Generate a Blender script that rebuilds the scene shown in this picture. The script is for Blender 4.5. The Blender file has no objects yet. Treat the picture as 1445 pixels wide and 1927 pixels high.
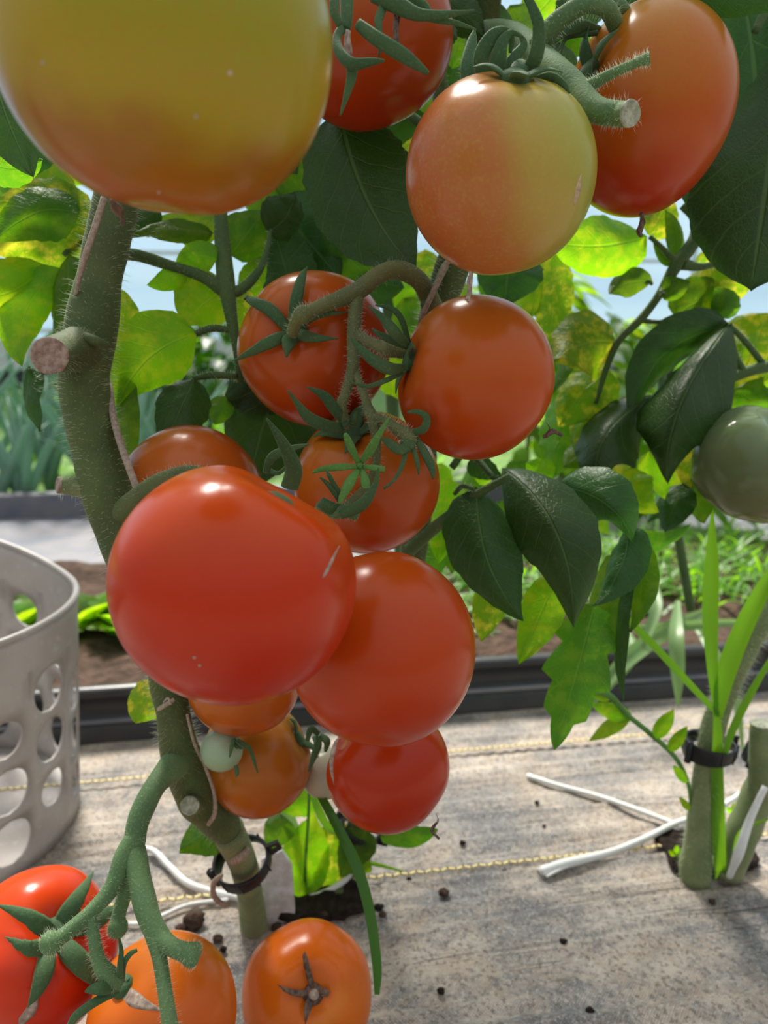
import bpy, math, random
from mathutils import Vector, Matrix, noise
from mathutils.bvhtree import BVHTree

# ------------------------------------------------------------------ camera, sky, sun, exposure
FPX, CX, CY = 1430.0, 722.5, 963.5
HCAM, PITCH = 0.45, math.radians(12.75)
scene = bpy.context.scene
COL = scene.collection
cam_data = bpy.data.cameras.new('camera'); cam = bpy.data.objects.new('camera', cam_data); COL.objects.link(cam)
cam.location = (0, 0, HCAM); cam.rotation_euler = (math.pi/2 - PITCH, 0, 0)
cam_data.sensor_fit = 'VERTICAL'; cam_data.sensor_height = 36.0; cam_data.lens = FPX/1927*36.0
cam_data.clip_start = 0.02; cam_data.clip_end = 100
cam_data.dof.use_dof = True; cam_data.dof.focus_distance = 0.345; cam_data.dof.aperture_fstop = 9.0
scene.camera = cam

world = bpy.data.worlds.new('sky'); scene.world = world; world.use_nodes = True
wbg = world.node_tree.nodes['Background']
wbg.inputs['Color'].default_value = (0.90, 0.96, 1.0, 1)
# overcast-type sky: three times brighter overhead than at the horizon
wn = world.node_tree.nodes; wl = world.node_tree.links
wtc = wn.new('ShaderNodeTexCoord'); wsp = wn.new('ShaderNodeSeparateXYZ'); wmr = wn.new('ShaderNodeMapRange'); wmr.clamp = True
wl.new(wtc.outputs['Generated'], wsp.inputs[0]); wl.new(wsp.outputs['Z'], wmr.inputs['Value'])
wmr.inputs['To Min'].default_value = 0.36; wmr.inputs['To Max'].default_value = 1.08
wl.new(wmr.outputs[0], wbg.inputs['Strength'])

sun_data = bpy.data.lights.new('sun', 'SUN'); sun = bpy.data.objects.new('sun', sun_data); COL.objects.link(sun)
sun_data.energy = 8.0; sun_data.angle = math.radians(15); sun_data.color = (1.0, 0.95, 0.86)
SUN_DIR = Vector((-0.20, 0.66, 0.90)).normalized()          # towards the sun
sun.rotation_euler = SUN_DIR.to_track_quat('Z', 'Y').to_euler()

vs = scene.view_settings
vs.view_transform = 'Standard'; vs.look = 'None'; vs.exposure = 0.0; vs.gamma = 1.0; vs.use_curve_mapping = False

# ------------------------------------------------------------------ pixel <-> world
CAMP = Vector((0, 0, HCAM)); RGT = Vector((1, 0, 0))
FWD = Vector((0, math.cos(PITCH), -math.sin(PITCH))); UPV = Vector((0, math.sin(PITCH), math.cos(PITCH)))
def ray(px, py): return FWD + RGT*((px-CX)/FPX) - UPV*((py-CY)/FPX)
def W(px, py, d): return CAMP + ray(px, py)*d
def G(px, py, z=0.0):
    r = ray(px, py); return CAMP + r*((z-HCAM)/r.z)
rnd = random.Random(7)
ROW = math.radians(9.0)
def RW(s, t, z=0.0): return Vector((s*math.cos(ROW)-t*math.sin(ROW), s*math.sin(ROW)+t*math.cos(ROW), z))

# ------------------------------------------------------------------ objects
def tag(o, label=None, cat=None, group=None, kind=None):
    if label: o['label'] = label
    if cat: o['category'] = cat
    if group: o['group'] = group
    if kind: o['kind'] = kind
    return o
def empty(name, loc, label=None, cat=None, group=None):
    o = bpy.data.objects.new(name, None); COL.objects.link(o); o.location = loc
    o.empty_display_size = 0.02
    return tag(o, label, cat, group)
def wloc(o):
    p = Vector((0, 0, 0))
    while o: p = p + o.location; o = o.parent
    return p
class MB:
    """collects world-space verts and faces; build() links ONE mesh object"""
    def __init__(s): s.v = []; s.f = []; s.uv = None
    def add(s, vs, fs):
        o = len(s.v); s.v += [Vector(p) for p in vs]; s.f += [tuple(i+o for i in f) for f in fs]
    def build(s, name, mat, parent=None, at=None, smooth=True, uvs=None):
        base = wloc(parent) if parent else Vector((0, 0, 0))
        at = Vector(at) if at is not None else base
        me = bpy.data.meshes.new(name); me.from_pydata([p-at for p in s.v], [], s.f); me.update()
        if smooth: me.polygons.foreach_set('use_smooth', [True]*len(me.polygons))
        if uvs is not None:
            l = me.uv_layers.new(name='UVMap'); lv = [0]*len(me.loops); me.loops.foreach_get('vertex_index', lv)
            flat = []
            for i in lv: flat += [uvs[i][0], uvs[i][1]]
            l.data.foreach_set('uv', flat)
        me.materials.append(mat)
        o = bpy.data.objects.new(name, me); COL.objects.link(o)
        if parent: o.parent = parent
        o.location = at-base
        return o
def catmull(P, n):
    """P: list of tuples of floats; smooth through them, n steps a span"""
    P = [tuple(p) for p in P]
    if len(P) < 3:
        return [tuple(a+(b-a)*i/n for a, b in zip(P[0], P[-1])) for i in range(n+1)]
    Q = [tuple(2*a-b for a, b in zip(P[0], P[1]))]+P+[tuple(2*a-b for a, b in zip(P[-1], P[-2]))]
    out = []
    for k in range(1, len(Q)-2):
        for i in range(n):
            t = i/n
            out.append(tuple(0.5*(2*b+(c-a)*t+(2*a-5*b+4*c-d)*t*t+(3*b-a-3*c+d)*t**3) for a, b, c, d in zip(Q[k-1], Q[k], Q[k+1], Q[k+2])))
    out.append(P[-1])
    return out
def sweep(mb, pts, wid, thick, normals=None, sides=8, cap=True):
    """flattened tube: pts, half widths, half thicknesses, normals (thin direction)"""
    n = len(pts); vs = []; fs = []
    for i, p in enumerate(pts):
        t = (pts[min(i+1, n-1)]-pts[max(i-1, 0)])
        t = t.normalized() if t.length > 1e-9 else Vector((0, 0, 1))
        nn = normals[i] if normals else (CAMP-p)
        nn = nn - t*nn.dot(t)
        if nn.length < 1e-6: nn = t.orthogonal()
        nn.normalize(); sd = t.cross(nn)
        for k in range(sides):
            a = 2*math.pi*k/sides
            vs.append(p+sd*(math.cos(a)*wid[i])+nn*(math.sin(a)*thick[i]))
    for i in range(n-1):
        for k in range(sides):
            a, b = i*sides+k, i*sides+(k+1) % sides
            fs.append((a, b, b+sides, a+sides))
    if cap:
        fs.append(tuple(reversed(range(sides)))); fs.append(tuple(range((n-1)*sides, n*sides)))
    mb.add(vs, fs)
def tube(mb, spec, n=6, sides=10, wob=0.0, cap=True):
    """spec: (px, py, depth, width px)"""
    C = catmull(spec, n); pts = []; r = []
    for i, (x, y, d, w) in enumerate(C):
        pts.append(W(x, y, d)); rr = max(w, 0.3)*0.5/FPX*d
        if wob: rr *= 1+wob*noise.noise(pts[-1]*70)
        r.append(rr)
    sweep(mb, pts, r, r, None, sides, cap)
    return pts, r
def gtube(mb, spec, n=6, sides=8, cap=True):
    """spec: (px, py, height above the ground, radius m), lying on the ground"""
    C = catmull(spec, n); pts = [G(x, y, z) for x, y, z, r in C]; r = [c[3] for c in C]
    sweep(mb, pts, r, r, None, sides, cap); return pts, r
def hairs(mb, pts, rads, n, ln, w=0.00006, seed=1):
    R = random.Random(seed)
    for _ in range(n):
        i = R.randrange(len(pts)-1); f = R.random()
        p = pts[i].lerp(pts[i+1], f); r = rads[i]*(1-f)+rads[i+1]*f
        t = (pts[i+1]-pts[i]).normalized(); a = t.orthogonal().normalized(); b = t.cross(a)
        th = R.uniform(0, 2*math.pi); d = a*math.cos(th)+b*math.sin(th)
        d2 = (d+t*R.uniform(-.5, .5)+Vector((R.uniform(-.3, .3), R.uniform(-.3, .3), R.uniform(-.5, .2)))).normalized()
        l = ln*R.uniform(.4, 1.2); s0 = p+d*(r*0.97); m = s0+d*(l*.55); e = s0+(d*.55+d2*.55)*l
        s = t*w
        mb.add([s0-s, s0+s, m+s*.7, m-s*.7, e], [(0, 1, 2, 3), (3, 2, 4)])

# ------------------------------------------------------------------ materials
MATS = {}
class NT:
    def __init__(s, name):
        s.m = bpy.data.materials.new(name); s.m.use_nodes = True; s.t = s.m.node_tree
        s.n = s.t.nodes; s.p = s.n['Principled BSDF']; s.out = s.n['Material Output']
    def node(s, kind, **kw):
        x = s.n.new(kind)
        for k, v in kw.items(): setattr(x, k, v)
        return x
    def link(s, a, b): s.t.links.new(a, b)
    def val(s, sock, v):
        if hasattr(v, 'is_output') or isinstance(v, bpy.types.NodeSocket): s.link(v, sock)
        else: sock.default_value = v
    def math(s, op, a, b=0.0, c=0.0, clamp=False):
        x = s.node('ShaderNodeMath', operation=op, use_clamp=clamp)
        s.val(x.inputs[0], a); s.val(x.inputs[1], b)
        if op in ('MULTIPLY_ADD', 'SMOOTH_MIN', 'COMPARE', 'PINGPONG', 'WRAP'): s.val(x.inputs[2], c)
        return x.outputs[0]
    def step(s, v, a, b):
        x = s.node('ShaderNodeMapRange', interpolation_type='SMOOTHSTEP', clamp=True)
        s.val(x.inputs['Value'], v); s.val(x.inputs['From Min'], a); s.val(x.inputs['From Max'], b)
        return x.outputs['Result']
    def mix(s, f, a, b):
        x = s.node('ShaderNodeMix', data_type='RGBA')
        s.val(x.inputs[0], f); s.val(x.inputs[6], a); s.val(x.inputs[7], b); return x.outputs[2]
    def noise(s, vec, scale, detail=3, rough=.5):
        x = s.node('ShaderNodeTexNoise'); x.inputs['Scale'].default_value = scale
        x.inputs['Detail'].default_value = detail; x.inputs['Roughness'].default_value = rough
        if vec is not None: s.link(vec, x.inputs['Vector'])
        return x.outputs['Fac']
    def bump(s, h, strength, dist):
        x = s.node('ShaderNodeBump'); x.inputs['Strength'].default_value = strength; x.inputs['Distance'].default_value = dist
        s.link(h, x.inputs['Height']); return x.outputs['Normal']
    def obj(s): return s.node('ShaderNodeTexCoord').outputs['Object']
def c4(c): return (c[0], c[1], c[2], 1.0)
def srgb(r, g, b):
    f = lambda v: (v/255/12.92 if v/255 <= .04045 else ((v/255+.055)/1.055)**2.4)
    return (f(r), f(g), f(b), 1.0)
def simple(name, col, rough=.6, var=.25, scale=60, bump=.2, bdist=.0005, col2=None, spec=.4):
    t = NT(name); o = t.obj(); nz = t.noise(o, scale, 4, .6)
    c2 = col2 if col2 else tuple(x*(1-var*1.6) for x in col[:3])+(1,)
    t.link(t.mix(t.step(nz, .3, .7), c4(c2), c4(col)), t.p.inputs['Base Color'])
    t.p.inputs['Roughness'].default_value = rough; t.p.inputs['Specular IOR Level'].default_value = spec
    if bump: t.link(t.bump(nz, bump, bdist), t.p.inputs['Normal'])
    MATS[name] = t.m; return t.m

def leaf_mat(name, refl, trans, mottle, tfac, mott_amt, rough=.42):
    t = NT(name); uv = t.node('ShaderNodeTexCoord').outputs['UV']
    sep = t.node('ShaderNodeSeparateXYZ'); t.link(uv, sep.inputs[0])
    u, v = sep.outputs[0], sep.outputs[1]
    au = t.math('ABSOLUTE', t.math('MULTIPLY_ADD', u, 2.0, -1.0))
    ob = t.obj(); rn = t.node('ShaderNodeObjectInfo').outputs['Random']
    wob = t.math('MULTIPLY', t.math('SUBTRACT', t.noise(ob, 60, 2), .5), .05)
    midv = t.math('SUBTRACT', 1.0, t.step(t.math('ADD', au, t.math('MULTIPLY', wob, .4)), .015, .05))
    ph = t.math('ADD', t.math('SUBTRACT', v, t.math('MULTIPLY', au, .22)), wob)
    pp = t.math('PINGPONG', t.math('ADD', ph, t.math('MULTIPLY', rn, .1)), .07)
    lat = t.math('SUBTRACT', 1.0, t.step(pp, .0025, .008))
    lat = t.math('MULTIPLY', lat, .55)
    # fine net of veins
    vor = t.node('ShaderNodeTexVoronoi', feature='DISTANCE_TO_EDGE'); vor.inputs['Scale'].default_value = 330
    t.link(ob, vor.inputs['Vector'])
    net = t.math('MULTIPLY', t.math('SUBTRACT', 1.0, t.step(vor.outputs[0], .0, .12)), .16)
    vein = t.math('MAXIMUM', t.math('MAXIMUM', midv, lat), net)
    mot = t.math('MULTIPLY', t.step(t.noise(ob, 110, 4, .62), .44, .64), mott_amt)
    big = t.step(t.noise(ob, 22, 2), .3, .7)
    spot = t.math('MULTIPLY', t.step(t.noise(ob, 420, 1), .70, .76), min(1, mott_amt+.35))
    hsv = t.node('ShaderNodeHueSaturation')
    hsv.inputs['Saturation'].default_value = 1.0
    t.link(t.math('MULTIPLY_ADD', rn, .5, .75), hsv.inputs['Value'])
    t.link(t.math('MULTIPLY_ADD', rn, .03, .485), hsv.inputs['Hue'])
    base = t.mix(big, c4([x*.75 for x in refl]), c4(refl))
    base = t.mix(t.math('MULTIPLY', mot, .5), base, c4([m*.45 for m in mottle]))
    base = t.mix(t.math('MULTIPLY', vein, .6), base, c4((refl[0]*2.2+.03, refl[1]*1.8+.03, refl[2]*1.8+.02)))
    t.link(base, hsv.inputs['Color']); t.link(hsv.outputs[0], t.p.inputs['Base Color'])
    t.p.inputs['Roughness'].default_value = rough; t.p.inputs['Specular IOR Level'].default_value = .35
    hgt = t.math('ADD', t.math('MULTIPLY', vein, -1.0), t.math('MULTIPLY', t.noise(ob, 160, 3), .8))
    nrm = t.bump(hgt, .6, .0011); t.link(nrm, t.p.inputs['Normal'])
    tr = t.node('ShaderNodeBsdfTranslucent')
    tc = t.mix(big, c4([x*.8 for x in trans]), c4(trans)); tc = t.mix(t.math('MAXIMUM', mot, spot), tc, c4(mottle))
    tc = t.mix(t.math('MULTIPLY', vein, .35), tc, c4((trans[0]*1.3+.05, trans[1]*1.1+.04, trans[2]+.04)))
    hs2 = t.node('ShaderNodeHueSaturation'); t.link(t.math('MULTIPLY_ADD', rn, .5, .75), hs2.inputs['Value'])
    t.link(t.math('MULTIPLY_ADD', rn, .03, .485), hs2.inputs['Hue']); t.link(tc, hs2.inputs['Color'])
    t.link(hs2.outputs[0], tr.inputs['Color']); t.link(nrm, tr.inputs['Normal'])
    mx = t.node('ShaderNodeMixShader'); mx.inputs[0].default_value = tfac
    t.link(t.p.outputs[0], mx.inputs[1]); t.link(tr.outputs[0], mx.inputs[2]); t.link(mx.outputs[0], t.out.inputs['Surface'])
    MATS[name] = t.m; return t.m
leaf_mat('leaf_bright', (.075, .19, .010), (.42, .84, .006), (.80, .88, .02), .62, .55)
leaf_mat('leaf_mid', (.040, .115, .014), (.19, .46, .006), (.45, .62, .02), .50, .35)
leaf_mat('leaf_shaded', (.033, .092, .018), (.05, .17, .008), (.12, .25, .02), .28, .12, .40)  # darker, less translucent green that puts shade into the leaf colour
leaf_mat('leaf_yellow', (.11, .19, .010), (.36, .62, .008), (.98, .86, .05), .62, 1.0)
def blade_mat(name, refl, trans, tf=.4, rough=.4):
    t = NT(name); uv = t.node('ShaderNodeTexCoord').outputs['UV']
    sep = t.node('ShaderNodeSeparateXYZ'); t.link(uv, sep.inputs[0])
    st = t.math('PINGPONG', sep.outputs[0], .06); st = t.step(st, .0, .06)
    base = t.mix(st, c4([x*.75 for x in refl]), c4(refl)); t.link(base, t.p.inputs['Base Color'])
    t.p.inputs['Roughness'].default_value = rough
    tr = t.node('ShaderNodeBsdfTranslucent'); t.link(t.mix(st, c4([x*.8 for x in trans]), c4(trans)), tr.inputs[0])
    mx = t.node('ShaderNodeMixShader'); mx.inputs[0].default_value = tf
    t.link(t.p.outputs[0], mx.inputs[1]); t.link(tr.outputs[0], mx.inputs[2]); t.link(mx.outputs[0], t.out.inputs['Surface'])
    MATS[name] = t.m; return t.m
blade_mat('grass', (.12, .32, .02), (.34, .72, .02), .5); blade_mat('grass_dark', (.05, .17, .02), (.10, .28, .02))
blade_mat('grass_pale', (.22, .36, .14), (.32, .55, .15)); blade_mat('onion', (.32, .52, .42), (.34, .60, .40), .45, .5)

def stem_mat(name, a, b, brown, bamt):
    t = NT(name); o = t.obj(); n1 = t.noise(o, 45, 3); n2 = t.noise(o, 900, 2); n3 = t.noise(o, 18, 2)
    c = t.mix(t.step(n1, .3, .7), c4(a), c4(b)); c = t.mix(t.math('MULTIPLY', t.step(n3, .45, .75), bamt), c, c4(brown))
    c = t.mix(t.math('MULTIPLY', t.step(n2, .5, .75), .35), c, c4([min(1, x*1.7+.02) for x in b]))
    t.link(c, t.p.inputs['Base Color']); t.p.inputs['Roughness'].default_value = .75
    t.p.inputs['Sheen Weight'].default_value = .16; t.p.inputs['Sheen Roughness'].default_value = .4
    t.p.inputs['Sheen Tint'].default_value = (.75, .85, .6, 1)
    t.link(t.bump(t.math('ADD', n2, t.math('MULTIPLY', n1, 2.0)), .35, .0006), t.p.inputs['Normal'])
    MATS[name] = t.m; return t.m
stem_mat('stem', (.048, .078, .018), (.080, .118, .028), (.10, .08, .035), .3)
stem_mat('stem_pale', (.14, .185, .075), (.22, .265, .115), (.28, .22, .13), .4)
stem_mat('truss', (.075, .15, .055), (.12, .22, .08), (.14, .13, .05), .3)
stem_mat('truss_olive', (.085, .11, .038), (.14, .155, .05), (.15, .11, .05), .4)
stem_mat('sepal', (.030, .085, .026), (.055, .125, .038), (.07, .09, .03), .3)
stem_mat('sepal_light', (.07, .20, .03), (.11, .28, .05), (.10, .18, .04), .2)
stem_mat('petiole', (.045, .095, .025), (.07, .13, .03), (.07, .08, .03), .2)
simple('cut_wood', (.42, .33, .27, 1), .8, .3, 260, .6, .0008, (.22, .13, .10, 1))
simple('cut_pale', (.50, .52, .40, 1), .8, .3, 300, .6, .0006, (.25, .25, .17, 1))
simple('dry_brown', (.20, .13, .09, 1), .85, .5, 300, .8, .001, (.07, .04, .03, 1))
simple('dry_pale', (.50, .40, .32, 1), .8, .4, 300, .6, .0006, (.25, .17, .13, 1))
simple('twine', (.82, .82, .80, 1), .6, .1, 900, .6, .0004, (.68, .68, .66, 1))
simple('twine_old', (.42, .34, .27, 1), .8, .3, 500, .5, .0003, (.26, .19, .14, 1))
simple('clip_black', (.012, .013, .015, 1), .38, .2, 80, .1, .0003)
simple('marker_white', (.80, .80, .84, 1), .5, .1, 90, .1, .0003, (.55, .52, .50, 1))
simple('scar', (.62, .52, .36, 1), .8, .2, 400, .4, .0004, (.45, .25, .15, 1))
simple('soil', (.105, .066, .047, 1), .95, .5, 55, 1.0, .012, (.05, .032, .024, 1), .15)
simple('soil_dark', (.035, .024, .018, 1), .95, .5, 150, 1.0, .004, (.012, .009, .007, 1), .15)
simple('edging', (.020, .023, .027, 1), .38, .3, 30, .15, .002, (.035, .034, .033, 1), .5)
simple('path_grey', (.13, .14, .175, 1), .6, .2, 9, .3, .004, (.22, .21, .22, 1), .3)
simple('far_ground', (.17, .30, .07, 1), .9, .3, 14, .6, .02, (.12, .20, .06, 1), .2)
simple('rail_white', (.75, .77, .78, 1), .5, .1, 10, .1, .002)
simple('stitch', (.72, .58, .22, 1), .6, .2, 300, .3, .0003, (.60, .50, .28, 1))
h = NT('hair'); h.p.inputs['Base Color'].default_value = (.75, .80, .62, 1); h.p.inputs['Roughness'].default_value = .5
tr = h.node('ShaderNodeBsdfTranslucent'); tr.inputs[0].default_value = (.8, .85, .65, 1)
mx = h.node('ShaderNodeMixShader'); h.link(h.p.outputs[0], mx.inputs[1]); h.link(tr.outputs[0], mx.inputs[2]); h.link(mx.outputs[0], h.out.inputs[0])
MATS['hair'] = h.m
# basket plastic
b = NT('basket_plastic'); o = b.obj(); n1 = b.noise(o, 14, 5, .6); n2 = b.noise(o, 140, 3)
cc = b.mix(b.step(n1, .35, .75), (.46, .43, .41, 1), (.33, .285, .255, 1)); cc = b.mix(b.math('MULTIPLY', b.step(n2, .6, .75), .5), cc, (.72, .72, .72, 1))
b.link(cc, b.p.inputs['Base Color']); b.p.inputs['Roughness'].default_value = .38
tr = b.node('ShaderNodeBsdfTranslucent'); tr.inputs[0].default_value = (.75, .72, .70, 1)
mx = b.node('ShaderNodeMixShader'); mx.inputs[0].default_value = .30; b.link(b.p.outputs[0], mx.inputs[1]); b.link(tr.outputs[0], mx.inputs[2]); b.link(mx.outputs[0], b.out.inputs[0])
MATS['basket'] = b.m
# tunnel film
b = NT('tunnel_film'); o = b.obj()
mp = b.node('ShaderNodeMapping'); mp.inputs['Scale'].default_value = (.15, 1, 2.2); b.link(o, mp.inputs[0])
n1 = b.noise(mp.outputs[0], 1.6, 4)
cc = b.mix(b.step(n1, .3, .7), (.36, .53, .70, 1), (.46, .62, .77, 1)); b.link(cc, b.p.inputs['Base Color']); b.p.inputs['Roughness'].default_value = .5
tr = b.node('ShaderNodeBsdfTranslucent'); b.link(cc, tr.inputs[0])
mx = b.node('ShaderNodeMixShader'); mx.inputs[0].default_value = .55; b.link(b.p.outputs[0], mx.inputs[1]); b.link(tr.outputs[0], mx.inputs[2]); b.link(mx.outputs[0], b.out.inputs[0])
MATS['film'] = b.m
# woven weed mat (object X runs along the rows)
b = NT('weed_mat'); o = b.obj()
def mapped(sc):
    mp = b.node('ShaderNodeMapping'); mp.inputs['Scale'].default_value = sc; b.link(o, mp.inputs[0]); return mp.outputs[0]
dust = b.noise(mapped((1.5, 2.2, 1)), 5.5, 8, .72); dust2 = b.noise(o, 26, 6, .7)
streak = b.noise(mapped((3.2, 7, 1)), 7, 6, .75)
grain = b.noise(o, 420, 3, .7); grain2 = b.noise(o, 150, 4, .7)
sx_ = b.node('ShaderNodeSeparateXYZ'); b.link(o, sx_.inputs[0])
wv = b.math('MULTIPLY', b.math('SINE', b.math('MULTIPLY', sx_.outputs[0], 2600.0)), b.math('SINE', b.math('MULTIPLY', sx_.outputs[1], 2600.0)))
clean = b.mix(b.step(streak, .35, .68), (.105, .105, .11, 1), (.23, .22, .212, 1))
sand = b.mix(b.step(dust2, .3, .7), (.38, .29, .215, 1), (.53, .46, .385, 1))
dmask = b.step(b.math('ADD', dust, b.math('MULTIPLY', b.math('SUBTRACT', grain2, .5), .35)), .36, .62)
cc = b.mix(dmask, clean, sand)
cc = b.mix(b.math('MULTIPLY', b.step(grain, .50, .66), .6), cc, (.54, .51, .47, 1))
cc = b.mix(b.math('MULTIPLY', b.step(grain, .50, .32), .0), cc, (.05, .045, .04, 1))
cc = b.mix(b.math('MULTIPLY', b.step(b.noise(o, 260, 3, .65), .52, .64), .62), cc, (.075, .062, .05, 1))
crease = b.math('SUBTRACT', 1.0, b.step(b.math('ABSOLUTE', b.math('SUBTRACT', b.noise(mapped((.55, 17, 1)), 2.4, 3, .6), .5)), .0, .010))
cmask = b.math('MULTIPLY', crease, b.step(b.noise(o, 9, 3), .50, .62))
cc = b.mix(b.math('MULTIPLY', cmask, .6), cc, (.04, .035, .03, 1))
cc = b.mix(b.math('MULTIPLY', b.step(b.noise(o, 75, 4, .7), .60, .70), .6), cc, (.11, .078, .055, 1))
cc = b.mix(b.math('MULTIPLY', b.step(wv, .2, .9), .16), cc, (.03, .03, .03, 1))
b.link(cc, b.p.inputs['Base Color'])
b.link(b.math('MULTIPLY_ADD', dmask, .35, .36), b.p.inputs['Roughness'])
hg = b.math('ADD', b.math('MULTIPLY', wv, .22), b.math('ADD', b.math('MULTIPLY', grain, .6), b.math('MULTIPLY', dust2, .9)))
hg = b.math('SUBTRACT', hg, b.math('MULTIPLY', cmask, .8)); b.link(b.bump(hg, .8, .0018), b.p.inputs['Normal'])
MATS['mat'] = b.m

def tomato_mat(name, stops, dirv, R, rough=.24, patch=None, shoulder=None, spots=0.0, pole=None):
    """stops: [(position -1..1 along dirv, colour)]"""
    t = NT(name); o = t.obj()
    def dot(vec):
        d = t.node('ShaderNodeVectorMath', operation='DOT_PRODUCT'); t.link(o, d.inputs[0]); d.inputs[1].default_value = tuple(vec/R); return d.outputs['Value']
    wob = t.math('SUBTRACT', t.noise(o, 28, 3), .5)
    val = t.math('ADD', dot(dirv), t.math('MULTIPLY', wob, .7))
    rmp = t.node('ShaderNodeValToRGB'); rmp.color_ramp.interpolation = 'EASE'
    el = rmp.color_ramp.elements
    while len(el) < len(stops): el.new(.5)
    for e, (p, c) in zip(el, stops): e.position = (p+1)/2; e.color = c4(c)
    t.link(t.math('MULTIPLY_ADD', val, .5, .5), rmp.inputs[0]); cc = rmp.outputs[0]
    if shoulder and pole is not None:
        col, a, bb = shoulder
        f = t.step(t.math('ADD', dot(pole), t.math('MULTIPLY', wob, .5)), a, bb); cc = t.mix(t.math('MULTIPLY', f, .85), cc, c4(col))
    fine = t.noise(o, 620, 2); cc = t.mix(t.math('MULTIPLY', t.step(fine, .45, .8), .22), cc, c4([min(1, x*1.3+.004) for x in stops[-1][1]]))
    t.link(cc, t.p.inputs['Base Color']); t.p.inputs['Roughness'].default_value = rough
    t.p.inputs['Specular IOR Level'].default_value = .27
    t.p.inputs['Coat Weight'].default_value = .0; t.p.inputs['Coat Roughness'].default_value = .35
    t.p.inputs['Subsurface Weight'].default_value = .12; t.p.inputs['Subsurface Radius'].default_value = (1, .35, .12); t.p.inputs['Subsurface Scale'].default_value = .004
    t.link(t.bump(t.math('ADD', t.math('MULTIPLY', t.noise(o, 40, 2), 2.0), t.math('MULTIPLY', fine, .12)), .12, .002), t.p.inputs['Normal'])
    return t.m

# ------------------------------------------------------------------ the setting
def rowbox(name, s0, s1, t0, t1, z0, z1, mat, sub=1):
    mb = MB(); P = [RW(s, t, z) for z in (z0, z1) for (s, t) in ((s0, t0), (s1, t0), (s1, t1), (s0, t1))]
    mb.add(P, [(3, 2, 1, 0), (4, 5, 6, 7), (0, 1, 5, 4), (1, 2, 6, 5), (2, 3, 7, 6), (3, 0, 4, 7)])
    return mb.build(name, MATS[mat], smooth=False)
def rowgrid(name, s0, s1, t0, t1, ns, nt, zf, mat):
    mb = MB(); vs = []
    for j in range(nt+1):
        for i in range(ns+1):
            s = s0+(s1-s0)*i/ns; t = t0+(t1-t0)*j/nt; vs.append(Vector((s, t, zf(s, t))))
    fs = [(j*(ns+1)+i, j*(ns+1)+i+1, (j+1)*(ns+1)+i+1, (j+1)*(ns+1)+i) for j in range(nt) for i in range(ns)]
    mb.add(vs, fs); o = mb.build(name, MATS[mat]); o.rotation_euler = (0, 0, ROW); return o
WR = random.Random(77)
WRINK = [(WR.uniform(.40, .80) if k % 3 else WR.uniform(.38, .60), WR.uniform(-.03, .03), WR.uniform(-.5, 1.0), WR.uniform(.15, .55), WR.uniform(.0012, .0032), WR.uniform(.003, .007)) for k in range(46)]
def floor_z(s, t):
    z = .0030*noise.noise(Vector((s*2.2, t*7, 0)))-.0012+.0012*noise.noise(Vector((s*6, t*45, 3)))+.0006*noise.noise(Vector((s*30, t*60, 5)))
    if .3 < t < .84 and -.8 < s < 1.3:
        for (t0, sl, s0, hl, amp, wd) in WRINK:
            x = (s-s0)/hl
            if abs(x) < 1:
                dt = (t-t0-sl*(s-s0)-.004*math.sin(s*9+t0*50))/wd
                if abs(dt) < 3: z += amp*(1-x*x)*(math.exp(-dt*dt)-.8*math.exp(-(dt-1.6)**2*2))
    return z
def axis_steps(segs):
    out = []
    for a, b_, n in segs: out += [a+(b_-a)*i/n for i in range(n)]
    return out+[segs[-1][1]]
SS = axis_steps([(-3.2, -.8, 24), (-.8, 1.3, 130), (1.3, 3.2, 20)]); TT = axis_steps([(-1.6, .3, 30), (.3, .845, 230)])
mb = MB(); mb.add([Vector((s, t, floor_z(s, t))) for t in TT for s in SS], [(j*len(SS)+i, j*len(SS)+i+1, (j+1)*len(SS)+i+1, (j+1)*len(SS)+i) for j in range(len(TT)-1) for i in range(len(SS)-1)])
floor = mb.build('floor', MATS['mat']); floor.rotation_euler = (0, 0, ROW)
tag(floor, 'grey woven weed mat covering the ground under the tomato plants', kind='structure')
# yellow woven marker threads in the mat
def stitch(t0):
    mb = MB(); n = 420
    for k in range(n):
        s = -1.3+2.9*k/n; a = RW(s, t0+(.0016 if k % 2 else -.0016), .0042); b_ = RW(s+.0085, t0+(-.0016 if k % 2 else .0016), .0042)
        d = (b_-a).normalized(); sd = Vector((-d.y, d.x, 0))*.0011; up = Vector((0, 0, .0012))
        mb.add([a-sd, a+sd, a+sd+up, a-sd+up, b_-sd, b_+sd, b_+sd+up, b_-sd+up], [(0, 1, 2, 3), (7, 6, 5, 4), (0, 4, 5, 1), (1, 5, 6, 2), (2, 6, 7, 3), (3, 7, 4, 0)])
    o = mb.build('marker_thread', MATS['stitch'], smooth=False); o.parent = floor; o.matrix_parent_inverse = floor.matrix_world.inverted()
    o.rotation_euler = (0, 0, -ROW); o['kind'] = 'stuff'; o['label'] = 'yellow zigzag thread woven into the grey mat'
    return o
def t_of(px, py): g = G(px, py); return -math.sin(ROW)*g.x+math.cos(ROW)*g.y
stitch(t_of(900, 1638)); stitch(t_of(1150, 1395))
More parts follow.
